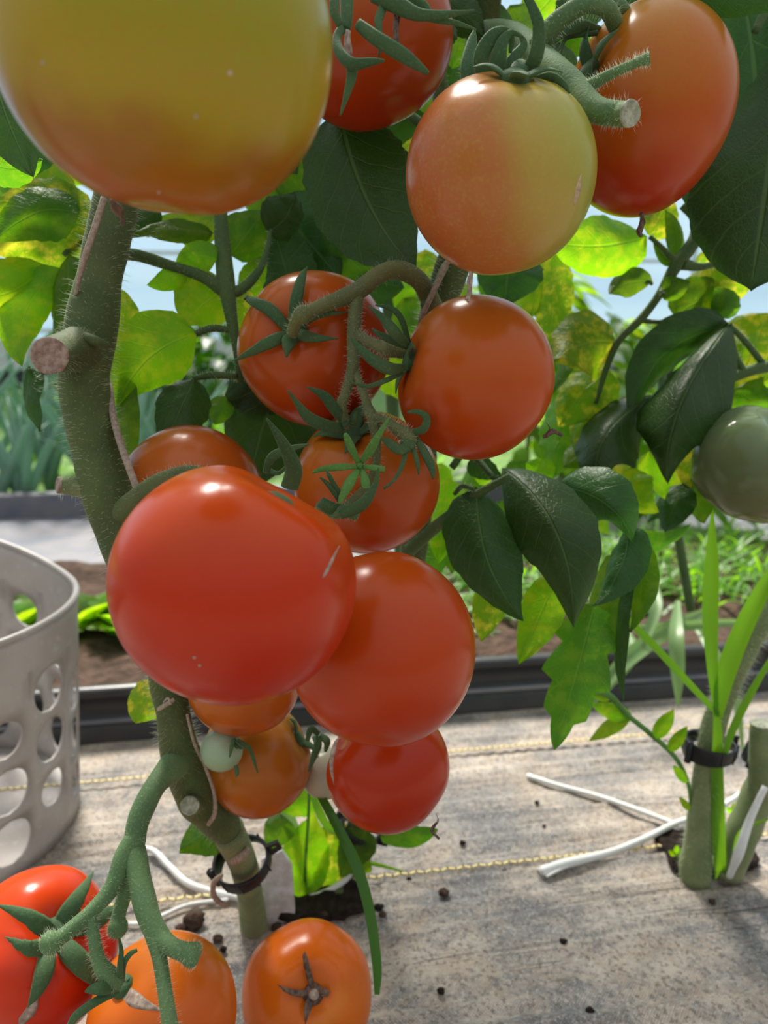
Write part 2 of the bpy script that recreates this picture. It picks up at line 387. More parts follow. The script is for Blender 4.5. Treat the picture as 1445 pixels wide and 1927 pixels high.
# black plastic edging of the raised bed: ribbed profile
def extr(name, prof, s0, s1, mat, n=40):
    mb = MB(); vs = []; m = len(prof)
    for i in range(n+1):
        s = s0+(s1-s0)*i/n; wv = .004*noise.noise(Vector((s*2, 0, 0)))
        for t, z in prof: vs.append(RW(s, t+wv, z+wv*.6))
    fs = [(i*m+k, (i+1)*m+k, (i+1)*m+k+1, i*m+k+1) for i in range(n) for k in range(m-1)]
    mb.add(vs, fs); return mb.build(name, MATS[mat])
e1 = extr('trim_1', [(.832, -.01), (.834, .014), (.840, .0225), (.850, .024), (.852, .027), (.852, .046), (.848, .050), (.849, .057), (.857, .060), (.866, .058), (.868, .03), (.868, -.01)], -2.6, 2.8, 'edging')
tag(e1, 'black plastic edging board along the raised soil bed', kind='structure')
lip = extr('edging_lip', [(.8385, .0215), (.8365, .0245), (.8405, .0265), (.8455, .0245)], -2.6, 2.8, 'path_grey')
lip.parent = e1
soil = rowgrid('ground_soil', -2.8, 3.2, .858, 1.42, 240, 34, lambda s, t: .040+.020*noise.noise(Vector((s*7, t*9, 0)))+.010*noise.noise(Vector((s*26, t*26, 4))), 'soil')
tag(soil, 'crumbly brown soil of the raised bed behind the edging', kind='structure')
path = rowgrid('ground_path', -4, 5, 1.40, 2.0, 60, 8, lambda s, t: .012+.012*noise.noise(Vector((s*1.5, t*4, 9))), 'path_grey')
tag(path, 'pale grey sheeted path between the raised beds', kind='structure')
far = rowgrid('ground_far', -9, 11, 1.98, 8.6, 60, 30, lambda s, t: .0+.03*noise.noise(Vector((s*1.5, t*2, 9))), 'far_ground')
tag(far, 'green weedy ground of the far beds', kind='structure')
kerb = rowbox('trim_2', -5, 6, 1.985, 2.03, 0, .07, 'path_grey'); tag(kerb, 'pale board along the far edge of the path', kind='structure')
# far tunnel wall of pale film with rails and posts
mb = MB(); NS, NZ = 60, 16; vs = []
for j in range(NZ+1):
    for i in range(NS+1):
        s = -9+20*i/NS; z = .42+4.6*j/NZ; vs.append(RW(s, 8.0-.02*z*z+.02*math.sin(s*3)*math.sin(z*2), z))
mb.add(vs, [(j*(NS+1)+i, j*(NS+1)+i+1, (j+1)*(NS+1)+i+1, (j+1)*(NS+1)+i) for j in range(NZ) for i in range(NS)])
wall = mb.build('wall_back', MATS['film']); tag(wall, 'pale blue translucent film wall of the polytunnel', kind='structure')
wb = rowbox('baseboard_back', -9, 11, 7.92, 7.97, -.02, .17, 'edging'); tag(wb, 'dark board at the foot of the film wall', kind='structure')
wb2 = rowbox('trim_3', -9, 11, 7.93, 7.98, .17, .46, 'rail_white'); tag(wb2, 'white board above the dark one on the film wall', kind='structure')
for k, z in enumerate((.52, 1.25)):
    r = rowbox('trim_%d' % (4+k), -9, 11, 7.90, 7.93, z, z+.035, 'rail_white'); tag(r, 'thin white rail running along the film wall at %s' % ('bench height' if k == 0 else 'chest height'), kind='structure')
for k, s in enumerate((-4.6, -2.9, -.6, 1.9, 4.6)):
    mb = MB(); p = [RW(s, 7.88, 0), RW(s, 7.88, 2.0), RW(s, 7.80, 4.8)]; sweep(mb, p, [.022]*3, [.022]*3)
    o = mb.build('trim_%d' % (6+k), MATS['rail_white']); tag(o, 'thin upright tunnel hoop against the film wall', kind='structure')

# ------------------------------------------------------------------ leaves and blades
def leaflet(parent, bx, by, tx, ty, w, kind='leaf_mid', d0=.5, d1=None, mx=0, my=0, tilt=0, cup=.25, arch=0.0, serr=.05, asym=0.0, ripple=1.0, teeth=5, full=.5, fold=.10, name='leaflet', stalk=True):
    """one leaflet from base pixel to tip pixel; w = full width in pixels; mx,my bend the midrib; arch = how far it bows towards the camera (m)"""
    d1 = d0 if d1 is None else d1; dm = (d0+d1)/2
    B, T = W(bx, by, d0), W(tx, ty, d1); M = W((bx+tx)/2+mx, (by+ty)/2+my, dm-arch)
    M = M*1.5-(B+T)*.25 if False else M
    C = M*2-(B+T)*.5
    hw = w*.5/FPX*dm; nv, nu = 22, 10; vs = []; uv = []; sd0 = rnd.uniform(0, 100)
    R = random.Random(int(sd0*1e4))
    nL, nR = R.uniform(.2, .8), R.uniform(.2, .8)
    for j in range(nv+1):
        v = j/nv; p = B*(1-v)**2+C*2*v*(1-v)+T*v*v; t = (C-B)*(2*(1-v))+(T-C)*(2*v); t.normalize()
        n = (CAMP-p); n = n-t*n.dot(t); n.normalize(); s = t.cross(n)
        ang = math.radians(tilt+8*math.sin(v*5+sd0)); q = Matrix.Rotation(ang, 3, t); n = q@n; s = q@s
        a = full; e_ = .92; prof = (v**a)*((1-v)**e_); pm = a/(a+e_); prof /= (pm**a)*((1-pm)**e_)
        for i in range(nu+1):
            u = i/nu*2-1; side = nL if u < 0 else nR
            saw = ((v*teeth+side) % 1.0); f = 1+serr*(saw*1.6-.8)*min(1, abs(u)*1.2)
            ww = hw*prof*f*(1+asym*(1 if u > 0 else -1))
            z = cup*hw*prof*(u*u-.3)*-1
            rp = ripple*hw*(.16*noise.noise(Vector((u*1.3, v*3.2, sd0)))+.07*noise.noise(Vector((u*3, v*7, sd0+9)))*(.3+abs(u)))
            vs.append(p+s*(u*ww)+n*(z+rp-fold*hw*prof*abs(u))); uv.append((u*.5+.5, v))
    fs = [(j*(nu+1)+i, j*(nu+1)+i+1, (j+1)*(nu+1)+i+1, (j+1)*(nu+1)+i) for j in range(nv) for i in range(nu)]
    mb = MB(); mb.add(vs, fs)
    return mb.build(name, MATS[kind], parent, B, True, uv)
def blade(parent, spec, mat, name='blade', fold=.35, n=8, nrm=None):
    """grass blade along (px,py,depth,width px)"""
    C = catmull(spec, n); pts = [W(x, y, d) for x, y, d, w in C]; vs = []; uv = []; m = len(C)
    for i, (x, y, d, w) in enumerate(C):
        t = (pts[min(i+1, m-1)]-pts[max(i-1, 0)]).normalized(); nn = (CAMP-pts[i]) if nrm is None else nrm
        nn = nn-t*nn.dot(t); nn.normalize(); s = t.cross(nn); hw = w*.5/FPX*d
        for k, u in enumerate((-1, -.5, 0, .5, 1)):
            vs.append(pts[i]+s*(u*hw)+nn*(hw*fold*(abs(u)-.5))); uv.append((k/4, i/m))
    fs = [(i*5+k, i*5+k+1, i*5+k+6, i*5+k+5) for i in range(m-1) for k in range(4)]
    mb = MB(); mb.add(vs, fs); return mb.build(name, MATS[mat], parent, pts[0], True, uv)
def wblade(mb, uvs, p0, direc, ln, w, droop, curl=0):
    """free 3D blade appended to a collector"""
    direc = direc.normalized(); side = direc.cross(Vector((0, 0, 1)))
    side = side.normalized() if side.length > .05 else Vector((1, 0, 0)); n = 7; vs = []
    for i in range(n+1):
        v = i/n; p = p0+direc*(ln*v)+Vector((0, 0, -droop*ln*v*v))+side*(curl*ln*v*v)
        ww = w*.5*(1-v**2.2)*(.6+.4*min(1, v*5))+.0002
        vs += [p-side*ww, p+Vector((0, 0, -ww*.3)), p+side*ww]; uvs += [(0, v), (.5, v), (1, v)]
    fs = []
    for i in range(n):
        for k in range(2): fs.append((i*3+k, i*3+k+1, i*3+k+4, i*3+k+3))
    mb.add(vs, fs)
def petiole(parent, specs, mat='petiole', name='leaf', hair=0, wob=.05):
    mb = MB(); hp = []
    for sp in specs: hp.append(tube(mb, sp, 6, 10, wob))
    o = mb.build(name, MATS[mat], parent, hp[0][0][0])
    if hair:
        hb = MB()
        for k, (p, r) in enumerate(hp): hairs(hb, p, r, hair, .0028, seed=k+len(p))
        ho = hb.build('fine_hair', MATS['hair'], o); ho['kind'] = 'stuff'
    return o

# ------------------------------------------------------------------ tomato
TOMS = {}
TONE = {'a': (.68, .71, .5), 'b': (.66, .95, .7), 'd': (.82, 1.08, .9), 'e': (.80, 1.15, .9), 'f': (.84, 1.0, .9), 'g': (.84, 1.0, .9), 'h': (.85, 1.1, .6), 'i': (.86, .90, .4), 'j': (.80, 1.0, .5), 'l': (.84, .92, .9), 'n': (.76, .95, .5), 'c': (.84, .90, 1.7), 'k': (.85, .85, .8), 'm': (1, 1, 1), 'o': (1, 1, 1), 'p': (1, 1, 1), 'q': (1, 1, .8), 'r': (1, 1.05, .8), 's': (1, 1.05, .8)}  # first tone puts the camera's shade on the nearest tomato into its colour
def tomato(key, label, px, py, rpx, d, pole, front, stops, dirpx, h=.86, lob=.03, k=5, dim=.10, shoulder=None, rough=.24, seed=0, group='tomatoes on the vines', pinch=0.0, asym=0.0, sx=1.0):
    P = W(px, py, d); R = rpx/FPX*d; tow = (CAMP-P).normalized()
    up = (UPV-tow*UPV.dot(tow)).normalized(); rt = up.cross(tow).normalized()
    ox, oy = pole[0]/rpx, -pole[1]/rpx; m = math.hypot(ox, oy)
    if m > .985: ox *= .985/m; oy *= .985/m; m = .985
    ax = (rt*ox+up*oy+tow*(math.sqrt(1-m*m)*(1 if front else -1))).normalized()
    e1 = ax.orthogonal().normalized() if abs(ax.dot(rt)) > .95 else (rt-ax*rt.dot(ax)).normalized(); e2 = ax.cross(e1)
    R_ = random.Random(seed+11); ph = [R_.uniform(0, 6.28) for _ in range(4)]
    def S(th, phi):
        lw = math.exp(-(th/.95)**2)+.35*math.exp(-((math.pi-th)/.8)**2)+.18
        rad = 1+lob*lw*(math.cos(k*phi+ph[0])+.5*math.cos((k-2)*phi+ph[1])+.35*math.cos(2*phi+ph[2]))*min(1, th*2)
        st = math.sin(th); ct = math.cos(th)
        rho = R*rad*(abs(st)**.88)*(1+asym*ct)
        z = R*h*ct*(1+.02*math.cos(3*phi+ph[3])*st)
        z -= R*dim*math.exp(-(rho/(.30*R))**2) if ct > 0 else 0
        if ct < 0: z += R*(.035-pinch)*math.exp(-(rho/(.2*R))**2)
        q = e1*(rho*math.cos(phi))+e2*(rho*math.sin(phi))+ax*z
        return q+rt*(q.dot(rt)*(sx-1))
    nt, nf = 44, 72; vs = [S(0, 0)]; fs = []
    for j in range(1, nt):
        for i in range(nf): vs.append(S(math.pi*j/nt, 2*math.pi*i/nf))
    vs.append(S(math.pi, 0)); last = len(vs)-1
    for i in range(nf): fs.append((0, 1+i, 1+(i+1) % nf)); fs.append((last, last-nf+(i+1) % nf, last-nf+i))
    for j in range(nt-2):
        for i in range(nf):
            a = 1+j*nf+i; b_ = 1+j*nf+(i+1) % nf; fs.append((a, a+nf, b_+nf, b_))
    base = empty('tomato', P, label, 'tomato', group)
    dv = (rt*dirpx[0]-up*dirpx[1]+tow*(dirpx[2] if len(dirpx) > 2 else 0)).normalized()
    tr_, tg_, tb_ = TONE.get(key, (.92, .92, .9)); stops = [(q_, (c_[0]*tr_, c_[1]*tg_, c_[2]*tb_)) for q_, c_ in stops]
    mat = tomato_mat('tomato_skin', stops, dv, R, rough, shoulder=shoulder, pole=ax)
    mb = MB(); mb.add([P+v for v in vs], fs); body = mb.build('fruit', mat, base)
    T = dict(o=base, P=P, R=R, ax=ax, S=S, bvh=BVHTree.FromPolygons([P+v for v in vs], fs), rt=rt, up=up, tow=tow, e1=e1, e2=e2, d=d, body=body)
    TOMS[key] = T; return T
def surf(T, px, py, lift=.001):
    r = ray(px, py).normalized(); hit = T['bvh'].ray_cast(CAMP, r)
    if hit[0] is None: return W(px, py, T['d'])-r*lift
    return hit[0]+hit[1]*lift
def calyx(T, n=5, ln=1.0, w=.17, lift=.25, mat='sepal', stub=True, seed=3, curl=.5, brown=False, phis=None):
    R_ = random.Random(seed); R, P, S, ax = T['R'], T['P'], T['S'], T['ax']
    mb = MB(); c = P+S(0, 0); pts = [c-ax*R*.05, c+ax*R*.06, c+ax*R*.10]
    sweep(mb, pts, [R*.16, R*.15, R*.07], [R*.16, R*.15, R*.07], [T['e1']]*3, 10)
    cal = mb.build('calyx', MATS[mat], T['o'])
    for i in range(n):
        phi = phis[i] if phis else 2*math.pi*i/n+R_.uniform(-.25, .25); L = ln*R_.uniform(.8, 1.15); pts = []; nr = []; m = 10
        cu = R_.uniform(.3, 1)*curl; dphi = R_.uniform(-.35, .35)
        for j in range(m+1):
            v = j/m; th = .06+L*.72*v; p = S(th, phi+dphi*v*v); q = p.normalized()
            nn = (S(th+.02, phi)-S(th-.02, phi)).cross(S(th, phi+.02)-S(th, phi-.02)).normalized()
            if nn.dot(q) < 0: nn = -nn
            pts.append(P+p+nn*(R*(.02+lift*v*v*cu+.05*math.sin(v*3.1)))); nr.append(nn)
        ws = [R*w*.5*(1-(j/m)**1.7)*(.75+.6*math.sin(min(1, j/m*2.2)*1.57))+.0002 for j in range(m+1)]
        sb = MB(); sweep(sb, pts, ws, [max(.0003, x*.28) for x in ws], nr, 8); sb.build('sepal', MATS[mat], cal, pts[0])
    return cal
def sepal(par, spec, mat='sepal', tip=True, th=.28, name='sepal', nrm=None):
    """explicit sepal: (px,py,depth,width px)"""
    C = catmull(spec, 6); pts = [W(x, y, d) for x, y, d, w in C]; ws = [max(.0002, w*.5/FPX*d) for x, y, d, w in C]
    mb = MB(); sweep(mb, pts, ws, [max(.00025, x*th) for x in ws], [nrm]*len(pts) if nrm else None, 8); return mb.build(name, MATS[mat], par, pts[0])
def sepal_on(T, par, pts, w, lift=.002, mat='sepal', end=0.0):
    """sepal lying over a tomato: pixel polyline; end = extra lift at the tip"""
    C = catmull([(x, y) for x, y in pts], 7); m = len(C)-1; P3 = []; ws = []
    for i, (x, y) in enumerate(C):
        v = i/m; P3.append(surf(T, x, y, lift*(.6+.8*math.sin(v*3.1))+end*v*v)); d = (P3[-1]-CAMP).dot(FWD)
        ws.append(max(.00025, w*.5/FPX*d*(.62+.5*math.sin(min(1, v*2)*1.57))*(1-v**2.4)))
    mb = MB(); sweep(mb, P3, ws, [max(.0003, x*.3) for x in ws], [T['tow']]*len(P3), 8); return mb.build('sepal', MATS[mat], par, P3[0])
def crack(T, pts, w, mat='scar', name='crack_scar', skew=1.0):
    C = catmull([(x, y) for x, y in pts], 6); m = len(C)-1; P3 = [surf(T, x, y, .00005) for x, y in C]
    ws = [max(.0001, w*.5/FPX*T['d']*math.sin(math.pi*min(.98, max(.03, (i/m)**skew)))) for i in range(m+1)]
    mb = MB(); sweep(mb, P3, ws, [.00035]*len(P3), [T['tow']]*len(P3), 6); return mb.build(name, MATS[mat], T['o'], P3[0])
def dried(par, spec, mat='dry_brown', name='dried_blossom', seed=0):
    R_ = random.Random(seed); mb = MB()
    for k in range(4):
        sp = [(x+R_.uniform(-.25, .25)*w, y+R_.uniform(-1, 1)*2, d+R_.uniform(-.0015, .0015), w*R_.uniform(.25, .5)*(1.0 if i < len(spec)-1 else 1.2)) for i, (x, y, d, w) in enumerate(spec)]
        tube(mb, sp, 5, 6, .6)
    return mb.build(name, MATS[mat], par, W(*spec[0][:3]))

# ------------------------------------------------------------------ tomatoes
RED = (0.600, 0.036, 0.0066); RED2 = (0.520, 0.022, 0.0055); ORED = (0.620, 0.068, 0.0077); ORG = (0.620, 0.128, 0.0110); AMB = (0.580, 0.176, 0.0165)
YEL = (0.560, 0.391, 0.0330); YGR = (0.450, 0.409, 0.0330); OLV = (0.300, 0.330, 0.0450); GRN = (0.220, 0.300, 0.1300); PALE = (0.400, 0.500, 0.3300)
T1 = tomato('a', 'huge yellow-green tomato blushing orange below, nearest at the top left', 315, 88, 311, .21, (20, -300), False,
            [(-1, OLV), (-.45, YGR), (.15, YEL), (.5, (.46, .18, .022)), (.95, (0.620, 0.136, 0.0385))], (-.1, 1), h=.95, lob=.012, dim=.05, seed=1)
T2 = tomato('b', 'red-orange tomato half hidden behind the huge yellow-green one, dried blossoms over it', 690, 70, 163, .385, (-60, -120), False,
            [(-1, ORG), (0, (0.560, 0.056, 0.0077)), (1, RED2)], (0, 1), h=.92, lob=.015, seed=2)
T3 = tomato('c', 'half-ripe tomato, orange on the left and yellow on the right, with a small slit', 940, 332, 182, .33, (30, -172), True,
            [(-.9, (0.600, 0.136, 0.0193)), (-.2, (0.580, 0.192, 0.0275)), (.35, (0.540, 0.353, 0.0360)), (.85, (0.450, 0.391, 0.0300))], (1, -.15), h=.95, lob=.018, k=4, dim=.07, seed=3, pinch=.05, sx=.97)
T4 = tomato('d', 'tall orange-red tomato at the upper right behind the cut truss end', 1212, 210, 190, .39, (-140, -95), True,
            [(-.9, AMB), (-.45, (0.580, 0.128, 0.0121)), (.1, (0.580, 0.080, 0.0099)), (.8, (0.520, 0.028, 0.0066))], (-.1, 1), h=.84, lob=.028, k=4, seed=4, sx=.89)
T5 = tomato('e', 'orange-red tomato with its green star calyx facing the camera', 592, 657, 143, .425, (-42, -38), True,
            [(-1, (0.600, 0.096, 0.0110)), (-.2, (0.580, 0.068, 0.0083)), (1, (0.500, 0.024, 0.0055))], (.55, .8), h=.90, lob=.03, dim=.14, seed=5, shoulder=((0.500, 0.224, 0.0165), .86, 1.0))
T6 = tomato('f', 'smooth round orange tomato right of the forked truss, below the half-ripe one', 893, 713, 152, .38, (-138, -42), True,
            [(-.9, (0.600, 0.136, 0.0138)), (-.2, (0.600, 0.100, 0.0110)), (.3, (0.580, 0.072, 0.0088)), (.9, (0.550, 0.048, 0.0077))], (.1, 1), h=.93, lob=.018, k=4, seed=6, pinch=.03)
T7 = tomato('g', 'orange tomato under a light green star of sepals, in the middle of the cluster', 690, 908, 137, .42, (-30, -105), True,
            [(-.9, (0.600, 0.160, 0.0138)), (-.2, (0.580, 0.120, 0.0110)), (.4, (0.550, 0.068, 0.0083)), (1, (0.500, 0.032, 0.0055))], (.15, 1), h=.92, lob=.035, k=5, dim=.14, seed=7)
T8 = tomato('h', 'orange-brown tomato peeking out behind the biggest red one, beside the thick stem', 362, 942, 141, .425, (120, -52), False,
            [(-.9, (0.520, 0.080, 0.0138)), (0, (0.580, 0.104, 0.0275)), (.9, (0.550, 0.080, 0.0275))], (-.6, .6), h=.92, lob=.02, seed=8)
T9 = tomato('i', 'biggest ripe red tomato in the middle, overlapping its neighbours', 441, 1099, 230, .27, (108, -196), True,
            [(-.95, (0.620, 0.088, 0.0088)), (-.45, (0.620, 0.060, 0.0077)), (.1, (0.600, 0.036, 0.0077)), (.8, (0.520, 0.022, 0.0099))], (-.12, 1), h=.93, lob=.035, k=5, dim=.20, seed=9)
T10 = tomato('j', 'large glossy orange-red tomato tucked right under the biggest red one', 719, 1219, 181, .335, (10, -165), False,
             [(-.9, (0.600, 0.072, 0.0083)), (0, (0.600, 0.052, 0.0072)), (.9, (0.550, 0.032, 0.0066))], (.2, 1), h=.97, lob=.015, seed=10, sx=.965)
T11 = tomato('k', 'small orange tomato showing only its underside below the biggest red one', 458, 1279, 106, .43, (5, -100), False,
             [(-.9, AMB), (.3, (0.580, 0.136, 0.0121)), (.9, (0.520, 0.096, 0.0110))], (.3, 1), h=.95, lob=.02, seed=11)
T12 = tomato('l', 'amber tomato behind the small pale green fruit', 484, 1428, 107, .475, (92, -40), True,
             [(-.9, (0.560, 0.216, 0.0275)), (0, (0.550, 0.160, 0.0165)), (.9, (0.520, 0.104, 0.0110))], (.3, 1), h=.90, lob=.03, seed=12)
T13 = tomato('m', 'tiny pale green unripe tomato in front of the amber one', 417, 1411, 40, .43, (30, -6), True,
             [(-.9, (0.420, 0.520, 0.3600)), (.9, (0.340, 0.460, 0.2800))], (0, 1), h=.95, lob=.01, seed=13, dim=.04)
T14 = tomato('n', 'ripe red tomato with a pale crack on its left shoulder, lowest of the hanging cluster', 730, 1444, 118, .43, (-92, -62), True,
             [(-.9, (0.580, 0.044, 0.0066)), (0, (0.580, 0.032, 0.0060)), (.9, (0.540, 0.024, 0.0055))], (.2, 1), h=.92, lob=.03, k=5, seed=14)
T15 = tomato('o', 'pale greenish-white unripe tomato mostly hidden behind the cracked red one', 612, 1455, 46, .49, (0, -35), False,
             [(-.9, (0.500, 0.480, 0.3600)), (.9, (0.460, 0.420, 0.3000))], (0, 1), h=1.0, lob=.01, seed=15)
T16 = tomato('p', 'ribbed green unripe tomato cut off by the right edge', 1422, 874, 115, .50, (58, -84), True,
             [(-.9, (0.200, 0.280, 0.1300)), (0, (0.125, 0.165, 0.0700)), (.9, (0.140, 0.140, 0.0620))], (.1, 1), h=.88, lob=.075, k=6, dim=.2, seed=16, rough=.16)
T17 = tomato('q', 'ripe red tomato with a green star calyx at the bottom left corner', 76, 1790, 148, .445, (38, -38), True,
             [(-.9, (0.660, 0.060, 0.0077)), (0, (0.640, 0.040, 0.0072)), (.9, (0.540, 0.022, 0.0055))], (.35, .8), h=.90, lob=.045, k=5, dim=.16, seed=17, shoulder=((0.600, 0.176, 0.0110), .88, 1.0), sx=.93)
T18 = tomato('r', 'orange tomato with a split shoulder beside the red one, bottom left', 306, 1908, 139, .415, (-82, -62), True,
             [(-.9, (0.660, 0.160, 0.0121)), (0, (0.660, 0.120, 0.0099)), (.9, (0.620, 0.080, 0.0083))], (.1, 1), h=.92, lob=.03, k=4, dim=.10, seed=18)
p19 = G(578, 1866, .040); d19 = (p19-CAMP).dot(FWD)
T19 = tomato('s', 'orange tomato lying on the mat with a dried brown calyx', 578, 1866, 122, d19, (14, 6), True,
             [(-.9, (0.660, 0.112, 0.0088)), (0, (0.680, 0.136, 0.0099)), (.9, (0.660, 0.136, 0.0110))], (-.4, .7), h=.90, lob=.035, k=6, dim=.18, seed=19, group='tomatoes on the ground', shoulder=((0.620, 0.279, 0.0240), .80, 1.0))

# calyxes
c5 = calyx(T5, 5, .01, .10, 0, phis=None)
for pts, w in (([(545, 625), (515, 590), (490, 578), (462, 562)], 25), ([(552, 612), (562, 575), (572, 540), (581, 522)], 24), ([(548, 632), (520, 645), (490, 660), (456, 676)], 25),
               ([(552, 636), (549, 655), (547, 678)], 30), ([(560, 628), (590, 642), (632, 643)], 22), ([(560, 620), (585, 602), (610, 597), (648, 597)], 20)):
    sepal_on(T5, c5, pts, w, .003, end=.004)
c7 = calyx(T7, 4, .6, .2, .3, seed=9)
for sp in ([(655, 800, .385, 16), (630, 770, .375, 22), (610, 745, .37, 18), (578, 728, .365, 3)], [(648, 806, .385, 18), (610, 800, .372, 24), (580, 785, .365, 22), (560, 760, .36, 12), (542, 735, .355, 3)],
           [(662, 800, .385, 14), (668, 785, .38, 12), (672, 772, .38, 3)], [(652, 800, .38, 16), (636, 780, .385, 14), (618, 766, .395, 3)]):
    sepal(c7, sp)
c6 = calyx(T6, 3, .5, .16, .2, seed=4)
for sp in ([(762, 690, .366, 12), (735, 694, .355, 24), (700, 676, .352, 22), (672, 650, .352, 12), (660, 636, .352, 3)], [(768, 650, .362, 12), (745, 628, .352, 22), (722, 600, .35, 16), (694, 576, .35, 3)],
           [(770, 648, .37, 10), (755, 600, .362, 12), (735, 580, .36, 10), (706, 574, .358, 3)], [(766, 655, .366, 8), (735, 640, .36, 14), (712, 628, .358, 10), (700, 618, .358, 3)],
           [(758, 700, .366, 8), (728, 715, .358, 10), (690, 727, .354, 8), (658, 718, .352, 3)]):
    sepal(c6, sp)
dried(T6['o'], [(1028, 795, .375, 2), (1034, 808, .374, 3), (1026, 822, .374, 12), (1042, 812, .374, 16), (1056, 818, .374, 10)], seed=4)
c3 = calyx(T3, 4, .4, .16, .3, seed=6)
for sp in ([(915, 152, .318, 26), (905, 110, .315, 30), (925, 70, .312, 26), (950, 60, .312, 18), (962, 75, .314, 14), (960, 100, .316, 6)], [(935, 152, .317, 30), (938, 115, .313, 30), (945, 80, .311, 22), (962, 62, .311, 12), (985, 70, .312, 3)],
           [(985, 150, .314, 26), (1008, 105, .306, 28), (1014, 55, .302, 24), (1002, 15, .300, 18), (985, -15, .30, 12)], [(975, 152, .318, 28), (962, 120, .318, 26), (985, 85, .318, 16), (975, 60, .318, 4)],
           [(885, 165, .322, 26), (880, 125, .322, 28), (888, 80, .325, 20), (893, 55, .327, 4)], [(1002, 152, .312, 14), (1035, 144, .308, 16), (1060, 158, .306, 12), (1072, 176, .306, 4)]):
    sepal(c3, sp)
dried(T3['o'], [(887, 512, .318, 10), (884, 530, .317, 14), (882, 548, .316, 15), (880, 566, .316, 12)], 'dry_pale', seed=5)
crack(T3, [(1093, 328), (1086, 350), (1081, 372), (1081, 386)], 15, 'scar', 'slit_scar')
c4 = calyx(T4, 4, .5, .16, .2, seed=8)
for sp in ([(1130, 58, .378, 14), (1090, 50, .370, 26), (1060, 62, .366, 18), (1040, 82, .364, 5)], [(1125, 62, .376, 10), (1070, 70, .37, 8), (1056, 90, .368, 8), (1054, 108, .368, 3)]):
    sepal(c4, sp)
dried(T4['o'], [(1206, 402, .378, 12), (1210, 418, .377, 14), (1204, 432, .377, 18), (1206, 446, .377, 12)], seed=6)
mb = MB(); tube(mb, [(652, -30, .300, 26), (652, 30, .298, 24), (650, 58, .297, 20)], 5); cy2 = mb.build('calyx', MATS['sepal'], T2['o'], W(652, 0, .3))
for sp in ([(650, 45, .297, 18), (634, 70, .292, 16), (640, 100, .288, 20), (664, 120, .286, 22), (700, 116, .285, 14), (724, 114, .285, 4)], [(660, 112, .288, 22), (662, 140, .290, 20), (652, 180, .292, 12), (640, 218, .294, 3)],
           [(672, 44, .296, 20), (705, 70, .292, 26), (760, 105, .290, 26), (806, 138, .290, 8)], [(632, -20, .29, 18), (629, 20, .289, 18), (640, 48, .29, 14)]):
    sepal(cy2, sp)
for sp in ([(700, -10, .300, 24), (745, 8, .296, 32), (790, 28, .293, 22), (850, 26, .292, 12), (893, 20, .292, 3)], [(760, 15, .297, 24), (820, 36, .295, 14), (860, 44, .294, 9), (896, 56, .294, 3)], [(722, 10, .30, 16), (712, 40, .297, 16), (716, 70, .296, 8), (713, 108, .296, 4)],
           [(690, -16, .302, 20), (740, -10, .30, 40), (790, 10, .298, 26), (812, 28, .297, 10)]):
    sepal(cy2, sp)
dried(T2['o'], [(656, 58, .296, 16), (655, 80, .295, 24), (654, 106, .295, 22)], 'dry_pale', seed=7)
dried(T2['o'], [(748, 20, .30, 22), (748, 48, .299, 22), (746, 84, .299, 20)], 'dry_brown', seed=8)
dried(T1['o'], [(212, 378, .262, 20), (224, 398, .264, 26), (233, 414, .266, 14), (228, 424, .266, 8)], 'dry_brown', seed=9)
for (x, y, r_) in ((433, 137, 5), (369, 219, 4), (299, 362, 4), (80, 118, 4)):
    p = surf(T1, x, y, .0); mb = MB(); n_ = (p-T1['P']).normalized(); a = n_.orthogonal().normalized(); q = n_.cross(a); rr = r_/FPX*.18
    mb.add([p+n_*.0006]+[p+(a*math.cos(i*.785)+q*math.sin(i*.785))*rr for i in range(8)]+[p+(a*math.cos(i*.785)+q*math.sin(i*.785))*rr*2.6-n_*.0004 for i in range(8)],
           [(0, 1+i, 1+(i+1) % 8) for i in range(8)]+[(1+i, 9+i, 9+(i+1) % 8, 1+(i+1) % 8) for i in range(8)])
    mb.build('skin_pock', MATS['scar' if r_ > 4 else 'dry_pale'], T1['o'], p)
cy9 = calyx(T9, 0)
for sp in ([(545, 918, .345, 34), (552, 880, .335, 32), (530, 830, .325, 20), (502, 788, .318, 4)], [(500, 890, .36, 12), (512, 860, .352, 18), (545, 845, .345, 14), (582, 836, .34, 3)], [(505, 885, .36, 10), (525, 890, .358, 8), (545, 868, .356, 6), (552, 840, .354, 3)]):
    sepal(cy9, sp, 'sepal')
crack(T9, [(638, 1028), (626, 1050), (612, 1078), (606, 1088)], 7, 'dry_pale', 'scratch_scar')
for x, y in ((366, 1236), (376, 1251)): crack(T9, [(x-3, y), (x, y+1), (x+3, y+1)], 5, 'dry_pale', 'skin_speck')
crack(T14, [(640, 1388), (634, 1400), (626, 1440), (629, 1478)], 15, 'dry_pale', 'crack_scar')
dried(T14['o'], [(820, 1530, .415, 2), (824, 1545, .414, 3), (814, 1562, .414, 14), (826, 1578, .414, 6)], seed=11)
c12 = calyx(T12, 2, .5, .2, .3, seed=12)
for sp in ([(592, 1385, .455, 12), (598, 1400, .45, 16), (590, 1425, .447, 12), (580, 1452, .445, 3)], [(600, 1382, .455, 10), (585, 1372, .45, 12), (578, 1395, .448, 8)], [(602, 1385, .455, 12), (615, 1395, .45, 14), (612, 1415, .45, 5)]): sepal(c12, sp)
c13 = calyx(T13, 2, .5, .2, .1, seed=13)
